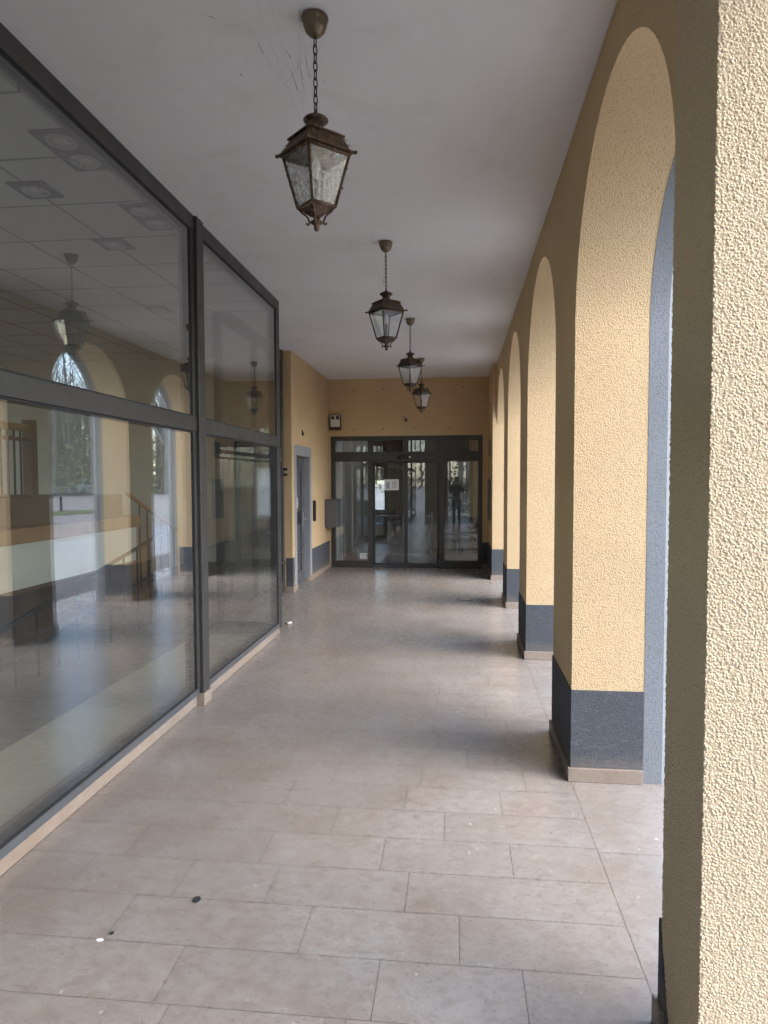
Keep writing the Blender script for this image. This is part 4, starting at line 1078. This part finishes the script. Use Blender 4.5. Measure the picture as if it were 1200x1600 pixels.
w = mb.done('undergrowth', M['leaf']); tag(w, 'low brown undergrowth along the foot of the woodland', 'undergrowth', kind='stuff')


# ------------------------------------------------------------------ the person taking the picture (mirrored in the entrance glass)
def skin(name, V, E_, m, parent, root=0, sub=1):
    me = bpy.data.meshes.new(name); me.from_pydata([v[:3] for v in V], E_, []); me.update()
    o = bpy.data.objects.new(name, me); col.objects.link(o)
    sk = o.modifiers.new('skin', 'SKIN'); sk.use_smooth_shade = True
    for i, v in enumerate(V):
        d = me.skin_vertices[0].data[i]; rr = v[3]; d.radius = rr if isinstance(rr, tuple) else (rr, rr); d.use_root = (i == root)
    sb = o.modifiers.new('sub', 'SUBSURF'); sb.levels = sub; sb.render_levels = sub
    dg = bpy.context.evaluated_depsgraph_get(); ev = bpy.data.meshes.new_from_object(o.evaluated_get(dg))
    bpy.data.objects.remove(o); o = bpy.data.objects.new(name, ev); col.objects.link(o); ev.materials.clear(); ev.materials.append(m)
    o.parent = parent; o.matrix_parent_inverse = Matrix.Translation(-Vector(parent.location)); return o
M['skin'] = plain('skin', (.45, .28, .21), .55, 0, .06, 20)
M['jacket'] = plain('dark_jacket', (.022, .026, .038), .85, 0, .15, 30)
M['jeans'] = plain('dark_jeans', (.035, .05, .09), .85, 0, .15, 60)
M['hair'] = plain('dark_hair', (.03, .02, .014), .6, 0, .2, 60)
pe = thing('person', (0, -.42, 0), 'person in dark jacket and jeans holding up a phone, mirrored in the entrance glass', 'person')
PY = -.42
V = [(0, PY, .98, (.14, .10)), (0, PY, 1.15, (.13, .095)), (0, PY - .01, 1.36, (.15, .10)), (0, PY, 1.47, (.07, .065)), (0, PY + .015, 1.53, .052), (0, PY + .03, 1.60, (.07, .085)), (0, PY + .03, 1.68, (.074, .095)), (0, PY + .02, 1.75, (.055, .07))]
E_ = [(k, k + 1) for k in range(7)]
def chain(pts, start):
    p = start
    for q in pts: V.append(q); E_.append((p, len(V) - 1)); p = len(V) - 1
    return p
for sx in (-1, 1):
    w = chain([(sx * .17, PY, 1.42, .058), (sx * .24, PY + .10, 1.22, .045), (sx * .17, PY + .24, 1.38, .036), (sx * .085, PY + .335, 1.55, .026), (sx * .065, PY + .362, 1.60, (.030, .020))], 2)
    for k in range(4):
        z = 1.585 + k * .018; chain([(sx * .052, PY + .385, z + .012, .009), (sx * .047, PY + .405, z + .018, .0085), (sx * .032, PY + .41, z + .016, .0075)], w)
    chain([(sx * .05, PY + .37, 1.575, .011), (sx * .03, PY + .382, 1.59, .009)], w)
    chain([(sx * .095, PY, .90, .088), (sx * .10, PY + .015, .52, .058), (sx * .105, PY - .01, .10, .040), (sx * .11, PY + .10, .04, (.038, .03)), (sx * .112, PY + .17, .03, (.036, .022))], 0)
skin('body', V, E_, M['skin'], pe)
V = [(0, PY, .92, (.165, .125)), (0, PY, 1.15, (.155, .115)), (0, PY - .01, 1.37, (.17, .12)), (0, PY, 1.49, (.075, .072))]; E_ = [(0, 1), (1, 2), (2, 3)]
for sx in (-1, 1): chain([(sx * .175, PY, 1.425, .088), (sx * .235, PY + .05, 1.30, .082), (sx * .245, PY + .10, 1.22, .080), (sx * .21, PY + .17, 1.295, .068), (sx * .172, PY + .24, 1.38, .062), (sx * .10, PY + .318, 1.525, .052)], 2)
skin('jacket', V, E_, M['jacket'], pe)
V = [(0, PY, .97, (.15, .11))]; E_ = []
for sx in (-1, 1): chain([(sx * .095, PY, .88, .10), (sx * .10, PY + .012, .52, .07), (sx * .105, PY - .01, .07, .058)], 0)
skin('trousers', V, E_, M['jeans'], pe)
for sx in (-1, 1): MB().box(sx * .11 - .048, sx * .11 + .048, PY - .07, PY + .22, .001, .085, .03, 3).done('shoe', M['black_plastic'], pe)
V = [(0, PY - .02, 1.62, (.072, .06)), (0, PY - .005, 1.70, (.084, .088)), (0, PY + .02, 1.765, (.06, .075))]; E_ = [(0, 1), (1, 2)]
skin('hair', V, E_, M['hair'], pe, 1)
mb = MB(); mb.tube([(0, PY + .115, 1.655), (0, PY + .135, 1.625), (0, PY + .118, 1.617)], [.008, .014, .012], 8); mb.done('nose', M['skin'], pe)
ph = thing('mobile_phone', (0, -.012, 1.575), 'slim black phone held up in both hands by the person', 'phone')
MB().box(-.037, .037, -.016, -.008, 1.575, 1.735, .003, 2).done('housing', M['black_plastic'], ph)
MB().box(-.034, .034, -.0165, -.0161, 1.58, 1.73).done('screen', M['car_glass'], ph)

for o in bpy.data.objects:
    if '_local' in o: del o['_local']
